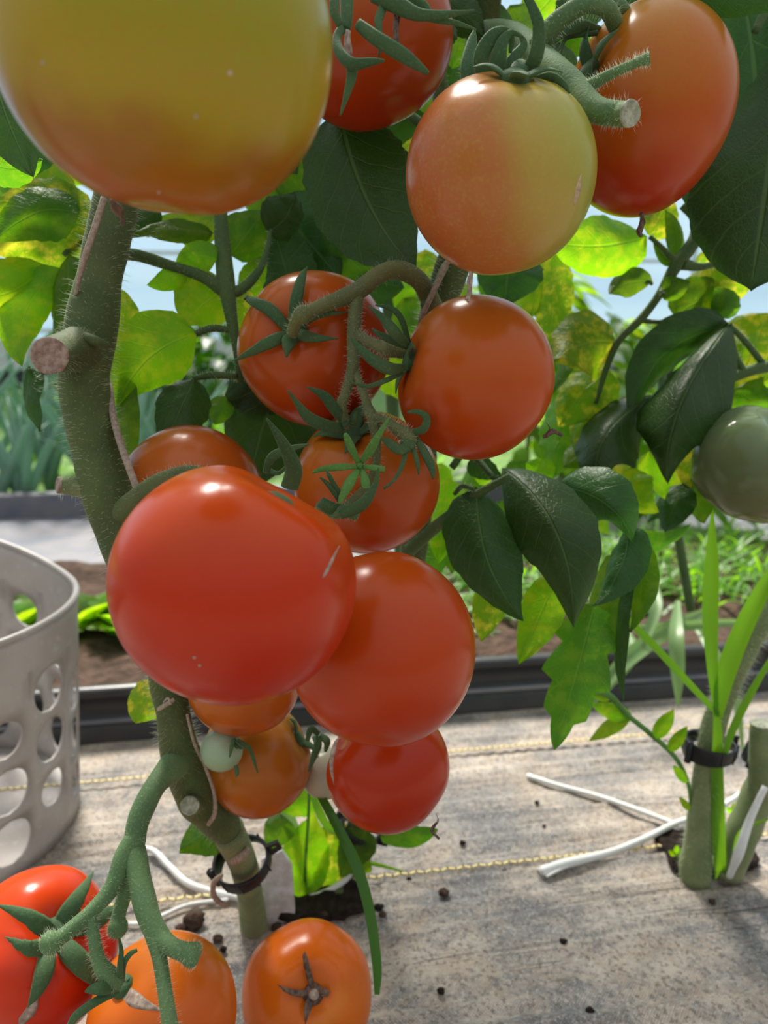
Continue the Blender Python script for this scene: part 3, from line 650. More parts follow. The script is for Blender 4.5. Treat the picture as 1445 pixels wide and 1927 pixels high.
for sp in ([(440, 1390, .418, 6), (436, 1405, .417, 8), (432, 1425, .417, 3)], [(448, 1392, .42, 5), (470, 1410, .43, 8), (485, 1455, .432, 3)], [(444, 1440, .42, 8), (446, 1455, .42, 8), (444, 1462, .42, 3)], [(440, 1390, .42, 5), (452, 1402, .42, 5), (462, 1408, .42, 3)]): sepal(c13, sp)
# small withered calyxes hanging on the forked truss (belong to fruit that dropped)
c17 = calyx(T17, 2, .01, .12, 0, seed=17)
for pts, w in (([(98, 1758), (72, 1750), (45, 1728), (4, 1710)], 34), ([(104, 1748), (125, 1720), (142, 1690), (160, 1656)], 36), ([(96, 1772), (65, 1790), (42, 1786), (18, 1772)], 30),
               ([(85, 1780), (82, 1820), (70, 1855), (54, 1882)], 36), ([(112, 1776), (135, 1805), (165, 1835), (192, 1846)], 40), ([(125, 1758), (165, 1745), (188, 1730), (208, 1716)], 34)):
    sepal_on(T17, c17, pts, w, .003, end=.005)
crack(T17, [(72, 1868), (60, 1890), (46, 1912), (36, 1935)], 26, 'dry_pale', 'crack_scar')
c18 = calyx(T18, 2, .01, .12, 0, seed=18)
for sp in ([(225, 1852, .372, 22), (195, 1858, .362, 26), (172, 1862, .360, 16), (160, 1866, .360, 4)], [(226, 1850, .372, 14), (226, 1820, .362, 12), (228, 1790, .358, 9), (224, 1764, .356, 4)], [(228, 1848, .372, 14), (232, 1815, .364, 12), (245, 1795, .36, 10), (258, 1788, .36, 6)],
           [(222, 1862, .372, 18), (180, 1885, .36, 16), (145, 1910, .356, 16), (128, 1935, .355, 10)]): sepal(c18, sp)
crack(T18, [(214, 1862), (240, 1874), (272, 1890), (308, 1902)], 26, 'dry_pale', 'split_scar', .6)
c19 = calyx(T19, 2, .2, .08, .1, 'dry_brown', seed=19)
for pts, w in (([(590, 1862), (580, 1835), (574, 1805), (575, 1796)], 12), ([(585, 1866), (560, 1868), (540, 1862), (526, 1852)], 12), ([(588, 1872), (575, 1900), (574, 1927)], 16), ([(594, 1866), (612, 1862), (618, 1870), (608, 1874)], 12)):
    sepal_on(T19, c19, pts, w, .003, 'dry_brown', .003)
mb = MB(); p = T19['P']+T19['S'](0, 0); sweep(mb, [p-T19['ax']*.001, p+T19['ax']*.005, p+T19['ax']*.0075], [.0035, .0032, .0026], [.0035, .0032, .0026], [T19['e1']]*3, 10); mb.build('stalk_scar', MATS['dry_pale'], c19, p)

# ------------------------------------------------------------------ the left tomato plant
gb = G(478, 1738); db = (gb-CAMP).dot(FWD)
PL1 = empty('tomato_plant', gb, 'tomato plant with the thick hairy stem at left, rising from the mat behind the clip', 'tomato plant', 'tomato plants')
mb = MB()
s1 = [(262, 180, .41, 80), (235, 300, .405, 82), (214, 400, .40, 82), (188, 520, .395, 82), (168, 640, .39, 94), (158, 720, .39, 92), (178, 830, .39, 90), (205, 930, .39, 96), (245, 1040, .395, 92),
      (290, 1180, .41, 74), (322, 1320, .43, 62), (338, 1410, .44, 72), (372, 1500, .46, 76), (425, 1560, .49, 62), (455, 1620, .52, 50), (470, 1680, .56, 46), (478, 1742, db, 48)]
hp1 = tube(mb, s1, 9, 20, .10)
stem1 = mb.build('stem', MATS['stem'], PL1)
# the lower bare part of the stem is paler
hb = MB(); hairs(hb, hp1[0][:120], hp1[1][:120], 3000, .0054, .00005, 5); o = hb.build('stem_hair', MATS['hair'], stem1); o['kind'] = 'stuff'
mb = MB(); tube(mb, [(428, 1562, .4885, 64), (456, 1621, .518, 53), (470, 1680, .558, 49), (478, 1746, db-.002, 52)], 8, 18, .06); mb.build('lower_stem', MATS['stem_pale'], PL1)
# pruned stubs
def stub(specs, end, mat, hair=200, body='stem', plant=None, face='cut_wood'):
    pl = plant or PL1; mb = MB(); hp = tube(mb, specs, 6, 14, .08); o = mb.build('pruned_stub', MATS[mat], pl, hp[0][0])
    if hair: hb = MB(); hairs(hb, hp[0], hp[1], hair, .004, .00007, 8); q = hb.build('fine_hair', MATS['hair'], o); q['kind'] = 'stuff'
    mb = MB(); p, r = hp[0][-1], hp[1][-1]; t = (hp[0][-1]-hp[0][-2]).normalized(); a = t.orthogonal().normalized(); b_ = t.cross(a)
    rings = [(r*1.03, -.0008), (r*1.05, .0004), (r*.92, .0008), (r*.75, .0002), (r*.4, .0005)]; vs = []; N = 18
    for rr, zz in rings:
        for i in range(N):
            jj = 1+.08*noise.noise(Vector((i*.7, rr*900, 2))); vs.append(p+t*zz+(a*math.cos(i*2*math.pi/N)+b_*math.sin(i*2*math.pi/N))*(rr*jj))
    fs = [(k*N+i, k*N+(i+1) % N, (k+1)*N+(i+1) % N, (k+1)*N+i) for k in range(len(rings)-1) for i in range(N)]; fs.append(tuple((len(rings)-1)*N+i for i in range(N)))
    mb.add(vs, fs); mb.build('cut_face', MATS[face], o, p); return o
stub([(190, 650, .40, 50), (150, 657, .381, 84), (114, 664, .364, 72), (98, 668, .352, 66), (93, 669, .347, 64)], None, 'stem')
stub([(200, 920, .39, 50), (160, 918, .387, 40), (125, 914, .383, 32), (110, 913, .381, 30)], None, 'stem_pale', 60)
stub([(370, 1505, .455, 50), (362, 1512, .443, 38), (357, 1516, .436, 34)], None, 'stem', 30, face='cut_pale')
mb = MB(); hp = tube(mb, [(130, 636, .388, 16), (158, 636, .3735, 20), (182, 642, .3715, 18), (205, 652, .376, 10)], 5, 10, .2); mb.build('leaf_scar', MATS['stem'], PL1, W(170, 645, .37))
# fruit stalk from the stem to the biggest red tomato
def truss(plant, specs, mat='truss', hair=400, name='fruit_truss', ln=.0026, wob=.10, sides=14):
    mb = MB(); hp = [tube(mb, sp, 7, sides, wob) for sp in specs]; o = mb.build(name, MATS[mat], plant, hp[0][0][0]); hb = MB()
    for k, (p, r) in enumerate(hp): hairs(hb, p, r, hair, ln, .00005, k+3)
    q = hb.build('fine_hair', MATS['hair'], o); q['kind'] = 'stuff'; return o
truss(PL1, [[(205, 985, .39, 52), (240, 955, .380, 44), (275, 922, .365, 36), (320, 898, .35, 30), (370, 890, .34, 28), (440, 915, .35, 26), (520, 940, .36, 22)]], 'stem', 500)
# the hanging truss with knobs at the bottom left
truss(PL1, [[(335, 1430, .44, 60), (318, 1450, .425, 50), (290, 1482, .41, 42), (262, 1540, .40, 42), (252, 1590, .395, 40), (246, 1640, .392, 34), (232, 1690, .39, 28), (223, 1724, .388, 27), (222, 1740, .387, 38), (221, 1753, .387, 38), (221, 1762, .387, 24)],
            [(256, 1570, .396, 34), (232, 1612, .39, 34), (212, 1668, .383, 32), (175, 1712, .375, 28), (135, 1748, .368, 28), (114, 1764, .364, 30), (102, 1771, .362, 43), (91, 1776, .361, 44), (82, 1780, .361, 30)],
            [(252, 1600, .394, 42), (264, 1660, .385, 44), (280, 1725, .375, 42), (302, 1765, .37, 38), (326, 1783, .364, 32), (346, 1791, .361, 35), (360, 1796, .360, 46), (369, 1799, .3598, 44), (375, 1801, .3597, 30)],
            [(284, 1735, .374, 36), (298, 1790, .366, 30), (308, 1850, .358, 28), (320, 1930, .35, 30), (326, 1980, .345, 30)],
            [(168, 1716, .374, 22), (176, 1760, .370, 22), (186, 1808, .368, 26), (205, 1836, .368, 34), (226, 1852, .370, 22)]], 'truss', 500)
# twine wound up the thick stem, and knot below the big tomato
def twine(label, specs, mat, r=None, ground=False, group='twine'):
    mb = MB(); p0 = None
    for sp in specs:
        if ground: p, _ = gtube(mb, sp, 8, 8)
        else: p, _ = tube(mb, sp, 8, 8, .15)
        p0 = p0 or p[0]
    return tag(mb.build('twine', MATS[mat], None, p0), label, 'twine', group)
twine('old brown twine wound along the thick left stem', [[(196, 372, .372, 13), (178, 430, .372, 13), (158, 490, .373, 12), (146, 540, .378, 8), (142, 580, .392, 7), (170, 660, .42, 7), (205, 720, .40, 9), (212, 780, .385, 13), (232, 850, .378, 13), (252, 905, .372, 13), (262, 935, .371, 12)]], 'twine_old')
twine('thin knotted twine round the stem just under the biggest red tomato', [[(298, 1335, .405, 9), (312, 1326, .402, 10), (328, 1316, .403, 8)], [(308, 1322, .403, 5), (316, 1314, .402, 5), (322, 1326, .401, 5)], [(352, 1345, .41, 5), (366, 1400, .42, 6), (385, 1440, .43, 6), (402, 1490, .44, 7), (404, 1530, .447, 9), (392, 1552, .452, 8)]], 'twine_old')

# leaves of the left plant
lf = petiole(PL1, [[(232, 478, .42, 22), (265, 482, .435, 22), (320, 500, .445, 20), (380, 520, .45, 22), (420, 545, .452, 28)], [(414, 330, .46, 26), (416, 420, .455, 26), (424, 520, .452, 34), (434, 590, .45, 24), (446, 660, .45, 16), (452, 720, .455, 12)],
                    [(428, 556, .452, 22), (460, 540, .455, 20), (490, 505, .46, 14), (505, 460, .465, 9), (508, 430, .47, 6)], [(440, 622, .45, 12), (400, 618, .447, 14), (368, 628, .445, 12)], [(446, 708, .452, 12), (400, 706, .45, 14), (362, 712, .45, 10)]], hair=130)
K = leaflet
K(lf, 408, 488, 330, 496, 62, 'leaf_bright', .447, .445, 0, -10, 10, full=.45, serr=.02)
K(lf, 348, 508, 276, 536, 44, 'leaf_bright', .447, .44, 0, 6, 10, full=.4, serr=.02)
K(lf, 428, 545, 350, 612, 118, 'leaf_bright', .46, .45, -10, -4, 0, asym=.1)
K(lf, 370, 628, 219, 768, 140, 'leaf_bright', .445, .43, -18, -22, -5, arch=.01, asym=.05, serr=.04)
K(lf, 366, 712, 300, 852, 100, 'leaf_shaded', .45, .43, 6, -10, 15, full=.6)
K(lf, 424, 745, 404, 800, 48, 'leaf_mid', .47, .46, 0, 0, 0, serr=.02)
K(lf, 505, 440, 555, 360, 90, 'leaf_shaded', .47, .47, 10, 0, 20)
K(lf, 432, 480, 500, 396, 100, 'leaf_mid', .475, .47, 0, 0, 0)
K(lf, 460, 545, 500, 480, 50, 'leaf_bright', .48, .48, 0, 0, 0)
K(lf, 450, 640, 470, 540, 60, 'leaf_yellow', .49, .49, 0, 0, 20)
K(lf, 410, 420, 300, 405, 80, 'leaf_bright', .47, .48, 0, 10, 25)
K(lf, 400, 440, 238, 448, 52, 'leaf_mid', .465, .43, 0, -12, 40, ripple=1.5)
K(lf, 300, 392, 240, 432, 70, 'leaf_shaded', .46, .44, 0, 0, 0)
K(lf, 555, 560, 505, 395, 110, 'leaf_shaded', .485, .49, 0, 0, -10)
K(lf, 585, 690, 420, 760, 120, 'leaf_shaded', .475, .47, 0, 0, 10)
K(lf, 570, 640, 470, 930, 190, 'leaf_shaded', .485, .47, -20, 0, 5, cup=.1, asym=-.1)
# big ragged leaf left of the stem
lf2 = petiole(PL1, [[(240, 330, .44, 20), (190, 395, .46, 18), (160, 440, .465, 14), (120, 480, .46, 10)]], hair=60)
K(lf2, 172, 430, -40, 470, 190, 'leaf_yellow', .465, .44, 10, -30, 5, ripple=1.4, asym=-.1)
K(lf2, 150, 400, -10, 455, 110, 'leaf_mid', .452, .43, 0, -26, 20)
K(lf2, 90, 500, -30, 560, 120, 'leaf_bright', .455, .43, 0, 14, 0)
K(lf2, 112, 505, 42, 690, 92, 'leaf_bright', .452, .43, -30, -6, 20, asym=.2)
K(lf2, 130, 480, 118, 720, 110, 'leaf_mid', .448, .44, 8, 0, 30, ripple=2.2, cup=.8)
K(lf2, 58, 690, 78, 812, 52, 'leaf_shaded', .45, .44, -12, 0, 50, ripple=2.5, cup=.6)
K(lf2, 120, 700, 160, 810, 50, 'leaf_mid', .46, .46, 0, 0, 30)
K(lf2, 215, 540, 228, 688, 60, 'leaf_yellow', .45, .45, 12, 0, 30, full=.7)
K(lf2, 218, 660, 248, 905, 50, 'leaf_mid', .43, .43, 6, 0, 40)
K(lf2, -30, 60, 62, 335, 150, 'leaf_shaded', .36, .36, -10, 0, 0)
K(lf2, -40, 290, 80, 300, 90, 'leaf_mid', .38, .38, 0, 20, 20)
K(lf2, 45, 330, 150, 395, 90, 'leaf_bright', .48, .46, 0, -10, 10)
K(lf2, -20, 320, 45, 410, 100, 'leaf_mid', .46, .45, 0, 0, 10)
K(lf2, 60, 290, 180, 300, 60, 'leaf_bright', .55, .55, 0, 10, 20)
K(lf2, 90, 250, 20, 330, 80, 'leaf_shaded', .42, .40, 0, 0, 20)
K(PL1, 298, 1288, 256, 1362, 82, 'leaf_yellow', .45, .445, -6, 4, 20, asym=.1)
K(PL1, 425, 1555, 338, 1606, 82, 'leaf_mid', .50, .50, -4, -10, 10, asym=-.1)
# dark canopy leaves arching over, above and behind the near tomato
cn = petiole(PL1, [[(262, 180, .41, 40), (320, 60, .50, 26), (420, -80, .56, 20)]])
for a in ((420, 120, 560, 330, 150, 'leaf_shaded', .5), (330, 120, 190, 300, 140, 'leaf_shaded', .5), (520, 260, 640, 420, 120, 'leaf_mid', .52), (150, 120, 40, 260, 130, 'leaf_shaded', .5), (480, 330, 540, 440, 90, 'leaf_mid', .53)):
    K(cn, *a)

# ------------------------------------------------------------------ the middle tomato plant
g2 = G(640, 1700); d2 = (g2-CAMP).dot(FWD)
PL2 = empty('tomato_plant', g2, 'middle tomato plant carrying the forked truss, its base behind the lowest red tomato', 'tomato plant', 'tomato plants')
mb = MB(); hp2 = tube(mb, [(905, 60, .44, 56), (885, 240, .44, 58), (870, 430, .44, 60), (845, 520, .445, 64), (818, 600, .45, 62), (800, 760, .47, 56), (790, 950, .50, 50), (760, 1150, .54, 48), (718, 1380, .58, 46), (682, 1530, .62, 46), (648, 1640, .645, 44), (630, 1702, d2, 40)], 8, 16, .08)
st2 = mb.build('stem', MATS['stem'], PL2); hb = MB(); hairs(hb, hp2[0], hp2[1], 2200, .005, .00007, 15); o = hb.build('stem_hair', MATS['hair'], st2); o['kind'] = 'stuff'
truss(PL2, [[(822, 600, .43, 40), (805, 555, .415, 36), (785, 525, .405, 36), (750, 508, .398, 34), (715, 516, .392, 32), (672, 548, .385, 34), (620, 570, .380, 28), (585, 585, .376, 26), (570, 592, .375, 36), (558, 604, .377, 26), (550, 628, .384, 24)],
            [(672, 545, .386, 30), (668, 590, .383, 26), (666, 640, .380, 26), (664, 690, .378, 22), (652, 735, .378, 20), (642, 765, .379, 22), (648, 800, .386, 26)],
            [(668, 630, .381, 26), (690, 642, .377, 22), (718, 654, .372, 26), (728, 658, .371, 32), (745, 662, .372, 24), (775, 668, .376, 22)],
            [(664, 690, .379, 16), (682, 735, .375, 16), (692, 765, .373, 18), (702, 790, .371, 22), (708, 830, .372, 18), (706, 880, .375, 16), (690, 915, .378, 16), (650, 955, .375, 20), (610, 972, .37, 18), (560, 960, .37, 20)],
            [(702, 784, .371, 16), (725, 792, .366, 18), (748, 808, .362, 22), (768, 824, .361, 32), (766, 850, .362, 22)]], 'truss_olive', 420)
for sp in ([(672, 968, .362, 26), (650, 962, .36, 26), (625, 966, .362, 20), (600, 950, .365, 24)], [(850, 200, .44, 20), (832, 150, .43, 20), (828, 80, .43, 18), (835, 20, .43, 16)], [(838, 500, .43, 14), (815, 545, .42, 13), (796, 575, .41, 12)]): truss(PL2, [sp], 'truss', 100)
def dropped(plant, center, specs, mat='sepal_light'):
    o = truss(plant, [center], mat, 20, 'empty_calyx')
    for sp in specs: sepal(o, sp, mat)
    return o
dropped(PL2, [(690, 905, .372, 12), (680, 885, .366, 14), (677, 876, .362, 16), (677, 870, .361, 10)],
        [[(675, 872, .361, 10), (662, 845, .358, 15), (652, 822, .356, 12), (649, 815, .356, 5)], [(680, 870, .361, 10), (698, 845, .356, 18), (715, 815, .352, 12), (732, 786, .35, 3)], [(672, 878, .361, 8), (640, 879, .355, 14), (605, 883, .353, 10), (588, 890, .353, 4)],
         [(684, 878, .361, 8), (700, 880, .357, 12), (724, 883, .355, 12)], [(674, 884, .361, 10), (658, 908, .356, 20), (644, 935, .354, 14), (638, 948, .354, 5)], [(682, 884, .361, 8), (687, 905, .358, 18), (688, 920, .357, 14)]])
dropped(PL2, [(766, 820, .362, 24), (768, 835, .36, 28), (766, 845, .36, 20)],
        [[(775, 815, .36, 12), (798, 806, .355, 16), (802, 785, .353, 14), (785, 775, .352, 10), (766, 776, .352, 4)], [(770, 840, .358, 16), (750, 846, .353, 20), (730, 832, .352, 16), (718, 825, .352, 4)], [(764, 848, .358, 10), (755, 880, .355, 9), (740, 905, .354, 6), (722, 920, .354, 5)],
         [(780, 820, .362, 10), (798, 850, .358, 16), (812, 880, .357, 14), (815, 902, .357, 3)], [(776, 838, .36, 8), (784, 865, .357, 10), (788, 893, .357, 3)]], 'sepal')
dropped(PL2, [(640, 960, .364, 22), (620, 955, .36, 26), (604, 945, .358, 22)],
        [[(640, 945, .358, 8), (620, 915, .352, 10), (602, 898, .35, 3)], [(645, 938, .358, 8), (622, 900, .35, 9), (614, 885, .35, 3)], [(640, 968, .356, 20), (680, 950, .35, 24), (705, 915, .348, 12), (712, 880, .347, 4)]], 'sepal')
twine('old pinkish twine on the middle stem under the half-ripe tomato', [[(842, 492, .405, 11), (828, 522, .405, 11), (812, 555, .406, 11), (796, 592, .41, 10), (786, 620, .42, 8)]], 'twine_old')
# the pruned truss at the top right: cut end with bark ring
tt = truss(PL2, [[(905, 60, .44, 40), (960, 60, .40, 38), (1000, 90, .37, 44), (1040, 128, .348, 48), (1085, 170, .335, 52), (1110, 200, .328, 50), (1140, 212, .322, 46), (1172, 214, .318, 44)], [(1092, 176, .334, 34), (1120, 155, .330, 22), (1165, 132, .325, 18), (1205, 115, .322, 18), (1222, 110, .321, 24)],
                 [(1010, 90, .362, 40), (1050, 40, .352, 36), (1100, 8, .348, 34), (1140, 15, .352, 32), (1158, 50, .362, 30), (1160, 75, .372, 24)], [(1120, -10, .36, 26), (1165, 10, .362, 26), (1182, 40, .37, 22)]], 'truss', 420)
stub([(1165, 214, .319, 44), (1176, 215, .316, 45), (1186, 214, .3135, 46)], None, 'truss', 60, plant=PL2, face='cut_pale')
# leaves of the middle plant
l3 = petiole(PL2, [[(870, 300, .44, 22), (760, 210, .46, 18), (690, 190, .46, 14), (640, 215, .44, 12)]])
K(l3, 640, 205, 782, 508, 218, 'leaf_shaded', .42, .40, -22, 16, 0, cup=.12, serr=.06, asym=.05, full=.5, ripple=.9, teeth=9, fold=.2)
K(l3, 700, 215, 800, 215, 92, 'leaf_shaded', .47, .46, 0, 10, 10)
K(l3, 760, 120, 800, 245, 90, 'leaf_mid', .50, .50, 0, 0, 20)
K(l3, 720, 200, 790, 320, 110, 'leaf_yellow', .54, .54, 0, 0, 0)
K(l3, 590, 420, 700, 530, 130, 'leaf_mid', .50, .50, 0, 0, 0)
K(l3, 520, 380, 640, 525, 150, 'leaf_shaded', .505, .50, 0, 0, 10)
K(l3, 700, 455, 600, 420, 70, 'leaf_yellow', .56, .56, 0, 0, 0)
K(l3, 640, 520, 760, 540, 110, 'leaf_shaded', .52, .50, 0, 0, 10)
K(l3, 760, 560, 800, 650, 90, 'leaf_mid', .53, .52, 0, 0, 10)
K(l3, 800, 470, 800, 560, 60, 'leaf_yellow', .56, .55, 0, 0, 0)
K(l3, 720, 640, 830, 760, 130, 'leaf_bright', .56, .55, 0, 0, 0)
K(l3, 600, 760, 540, 890, 140, 'leaf_shaded', .52, .50, 0, 0, 0)
# canopy at the top between the tomatoes
l4 = petiole(PL2, [[(905, 120, .46, 26), (900, 0, .47, 24), (890, -120, .48, 22)], [(835, 60, .47, 16), (826, 140, .46, 18), (820, 230, .46, 18)]])
for a in ((820, 10, 800, 100, 110, 'leaf_shaded', .40), (880, 0, 850, 130, 100, 'leaf_mid', .48), (840, 0, 912, 70, 70, 'leaf_shaded', .42), (930, 0, 900, 120, 90, 'leaf_shaded', .46), (960, 10, 1010, 130, 90, 'leaf_mid', .48), (1050, -20, 985, 60, 90, 'leaf_bright', .52),
          (860, 110, 836, 200, 60, 'leaf_shaded', .50), (1040, 40, 1110, 100, 80, 'leaf_mid', .5), (1110, -20, 1060, 70, 90, 'leaf_shaded', .47), (1180, -30, 1200, 60, 90, 'leaf_shaded', .48), (820, 190, 770, 170, 70, 'leaf_yellow', .55), (830, 150, 790, 250, 50, 'leaf_yellow', .58), (1000, 60, 960, 150, 80, 'leaf_mid', .52),
          (1060, 80, 1020, 190, 90, 'leaf_shaded', .46), (740, 120, 800, 190, 60, 'leaf_yellow', .56)):
    K(l4, *a)

# ------------------------------------------------------------------ the right tomato plant, clipped low
g3 = G(1322, 1652); d3 = (g3-CAMP).dot(FWD)
PL3 = empty('tomato_plant', g3, 'right tomato plant growing from the dark hole in the mat, with mottled yellow leaves', 'tomato plant', 'tomato plants')
mb = MB(); hp3 = tube(mb, [(1540, 700, .60, 44), (1500, 950, .60, 44), (1462, 1110, .60, 44), (1405, 1215, .60, 44), (1370, 1290, .605, 44), (1342, 1370, .61, 44), (1326, 1470, .62, 46), (1316, 1560, .64, 50), (1306, 1655, d3, 62)], 8, 16, .08)
st3 = mb.build('stem', MATS['stem_pale'], PL3); hb = MB(); hairs(hb, hp3[0], hp3[1], 2200, .006, .00008, 25); o = hb.build('stem_hair', MATS['hair'], st3); o['kind'] = 'stuff'
mb = MB(); tube(mb, [(1366, 1640, d3, 62), (1395, 1570, .64, 60), (1430, 1490, .635, 60), (1470, 1400, .63, 56), (1520, 1300, .62, 54)], 8, 14, .08); mb.build('side_stem', MATS['stem_pale'], PL3, W(1366, 1640, d3))
stub([(1432, 1490, .625, 50), (1434, 1430, .615, 48), (1436, 1362, .61, 46)], None, 'stem_pale', 0, plant=PL3, face='cut_pale')
l5 = petiole(PL3, [[(1500, 690, .56, 24), (1445, 690, .55, 22), (1390, 705, .545, 20), (1330, 735, .54, 18), (1270, 775, .54, 14), (1230, 820, .54, 8)], [(1440, 690, .55, 12), (1400, 640, .545, 12), (1372, 612, .54, 10)], [(1398, 700, .545, 16), (1385, 670, .545, 10), (1378, 640, .545, 6)]], hair=60)
l6 = petiole(PL3, [[(1285, 385, .52, 18), (1310, 410, .52, 24), (1308, 450, .52, 26), (1272, 500, .52, 24), (1240, 555, .525, 16), (1206, 600, .53, 16), (1165, 640, .535, 14), (1142, 690, .54, 12), (1120, 760, .54, 8)], [(1272, 494, .52, 14), (1245, 465, .52, 9), (1222, 445, .52, 9)], [(1282, 496, .52, 24), (1320, 502, .525, 14), (1372, 488, .53, 10)], [(1206, 603, .53, 10), (1240, 606, .535, 8), (1268, 598, .54, 6)], [(1228, 535, .52, 7), (1220, 530, .52, 6), (1212, 528, .52, 5)], [(1240, 550, .52, 5), (1246, 548, .52, 5), (1250, 545, .52, 5)]], hair=60)
K(l6, 1216, 446, 1030, 452, 118, 'leaf_bright', .52, .47, 0, 14, 8, serr=.03, full=.45)
K(l6, 1218, 440, 1258, 362, 72, 'leaf_yellow', .53, .53, 8, 0, 10)
K(l6, 1270, 490, 1252, 395, 46, 'leaf_mid', .525, .525, 12, 0, 40)
K(l6, 1262, 500, 1228, 440, 20, 'leaf_mid', .521, .521, -4, 4, 50)
K(l6, 1226, 530, 1146, 552, 54, 'leaf_mid', .52, .51, -4, -8, 0, serr=.02, full=.6)
K(l6, 1244, 548, 1298, 528, 50, 'leaf_mid', .52, .515, 0, 4, 10, serr=.02)
K(l6, 1345, 495, 1345, 590, 130, 'leaf_yellow', .54, .54, 0, 0, 0, full=.6, serr=.02)
K(l6, 1310, 500, 1365, 475, 26, 'leaf_yellow', .545, .545, 0, -8, 20)
K(l6, 1270, 598, 1375, 570, 90, 'leaf_mid', .545, .54, 0, -20, 10)
K(l6, 1262, 600, 1248, 650, 60, 'leaf_bright', .55, .55, 0, 0, 0)
K(l6, 1155, 648, 1040, 690, 140, 'leaf_yellow', .54, .52, 0, -20, 20, ripple=1.8)
K(l6, 1140, 690, 1050, 800, 110, 'leaf_yellow', .545, .54, 0, 0, 20, ripple=1.8)
K(l6, 1135, 720, 1080, 850, 70, 'leaf_yellow', .55, .54, -10, 0, 30, ripple=1.6)
K(l6, 1040, 470, 1030, 660, 74, 'leaf_yellow', .56, .55, 6, 0, 20, serr=.08, full=.7)
K(l6, 1010, 470, 1000, 600, 80, 'leaf_bright', .57, .56, 0, 0, 10)
K(l6, 960, 470, 950, 580, 130, 'leaf_shaded', .50, .50, 0, 0, 10)
K(l6, 1080, 640, 1040, 740, 60, 'leaf_mid', .55, .53, 0, 0, 50)
K(l6, 1090, 720, 1035, 900, 120, 'leaf_mid', .57, .56, 0, 0, 20, ripple=1.5)
K(l5, 1376, 610, 1258, 905, 150, 'leaf_shaded', .53, .50, -38, 12, 10, arch=.03, ripple=1.3, cup=.5, full=.62, fold=.75)
K(l5, 1370, 608, 1190, 800, 96, 'leaf_shaded', .535, .52, -40, -30, -30, ripple=1.2, cup=.5)
K(l5, 1225, 745, 1140, 930, 120, 'leaf_shaded', .535, .51, -50, 0, 10, arch=.025, ripple=1.2, cup=.4, fold=.6)
K(l5, 1370, 600, 1345, 540, 56, 'leaf_mid', .54, .53, 6, 0, 10)
K(l5, 1445, 590, 1380, 740, 140, 'leaf_yellow', .57, .57, 0, 0, 0)
K(l5, 1390, 640, 1340, 740, 60, 'leaf_bright', .56, .56, 0, 0, 20)
K(l5, 1470, 640, 1400, 740, 90, 'leaf_bright', .575, .57, 0, 0, 0)
K(l5, 1385, 730, 1470, 740, 90, 'leaf_mid', .55, .54, 0, 20, 20)
K(l5, 1330, 745, 1290, 925, 110, 'leaf_yellow', .56, .55, 10, 0, 0, full=.7, serr=.02)
K(l5, 1190, 880, 1240, 965, 84, 'leaf_bright', .525, .515, -22, 6, 30, ripple=1.4)
K(l5, 1220, 850, 1250, 940, 60, 'leaf_bright', .54, .54, 0, 0, 20)
K(l5, 1285, 910, 1250, 1000, 70, 'leaf_shaded', .54, .53, 0, 0, 20)
K(l5, 1300, 900, 1325, 985, 80, 'leaf_mid', .55, .545, 0, 0, 30)
K(l5, 1175, 1005, 1300, 985, 54, 'leaf_mid', .54, .53, 0, 28, 40)
K(l5, 1120, 830, 1060, 880, 60, 'leaf_mid', .55, .54, 0, 0, 20)
# the near dark leaf filling the upper right corner
l7 = petiole(PL3, [[(1520, -40, .44, 26), (1450, 10, .43, 20), (1420, 60, .43, 14)]])
K(l7, 1395, -30, 1395, 520, 330, 'leaf_shaded', .45, .43, 30, 0, 0, cup=.1, ripple=.5, serr=.03, full=.8, asym=-.05)
K(l7, 1470, 60, 1412, 545, 270, 'leaf_shaded', .43, .42, 6, 0, 0, cup=.15, ripple=.7, serr=.04, full=1.5, teeth=8)
K(l7, 1230, -20, 1500, 5, 74, 'leaf_shaded', .36, .35, 0, 0, -10, full=.6)

# ------------------------------------------------------------------ hanging leaves right of the cluster (middle plant)
l8 = petiole(PL2, [[(770, 1035, .50, 26), (810, 1000, .49, 24), (850, 968, .47, 22), (900, 930, .46, 18), (960, 895, .45, 12)], [(850, 880, .48, 14), (880, 850, .48, 14), (930, 900, .46, 10)], [(855, 930, .47, 8), (870, 915, .465, 10), (890, 920, .46, 8)]], 'petiole', 'leaf', 60)
K(l8, 896, 918, 984, 1168, 140, 'leaf_shaded', .465, .435, -22, 10, 0, full=.42, serr=.05, ripple=1.2, arch=.012, cup=.35, fold=.25)
K(l8, 946, 882, 1078, 1178, 150, 'leaf_shaded', .475, .435, 34, -30, -5, full=.66, serr=.04, arch=.028, ripple=1.2, cup=.4, fold=.35)
K(l8, 1050, 915, 1190, 1020, 104, 'leaf_shaded', .475, .45, 20, -22, 10, ripple=1.2, arch=.02, fold=.4)
K(l8, 1185, 990, 1118, 1142, 80, 'leaf_shaded', .46, .45, 20, 0, 30, ripple=1.2, cup=.5)
K(l8, 1195, 1010, 1185, 1190, 66, 'leaf_mid', .47, .465, 18, 0, 40)
K(l8, 935, 1080, 905, 1208, 70, 'leaf_yellow', .475, .47, 0, 0, 0)
K(l8, 1048, 1085, 976, 1250, 84, 'leaf_bright', .475, .47, 0, 0, 5)
K(l8, 1120, 1135, 1042, 1412, 116, 'leaf_mid', .475, .465, 4, -6, 0, serr=.34, teeth=4, full=.55, ripple=.7)
K(l8, 1185, 1085, 1172, 1320, 44, 'leaf_shaded', .47, .465, -14, 0, 50, serr=.03)
K(l8, 1160, 1040, 1130, 1250, 84, 'leaf_mid', .485, .48, 0, 0, 20)
K(l8, 845, 900, 825, 1060, 80, 'leaf_bright', .53, .52, 0, 0, 10)
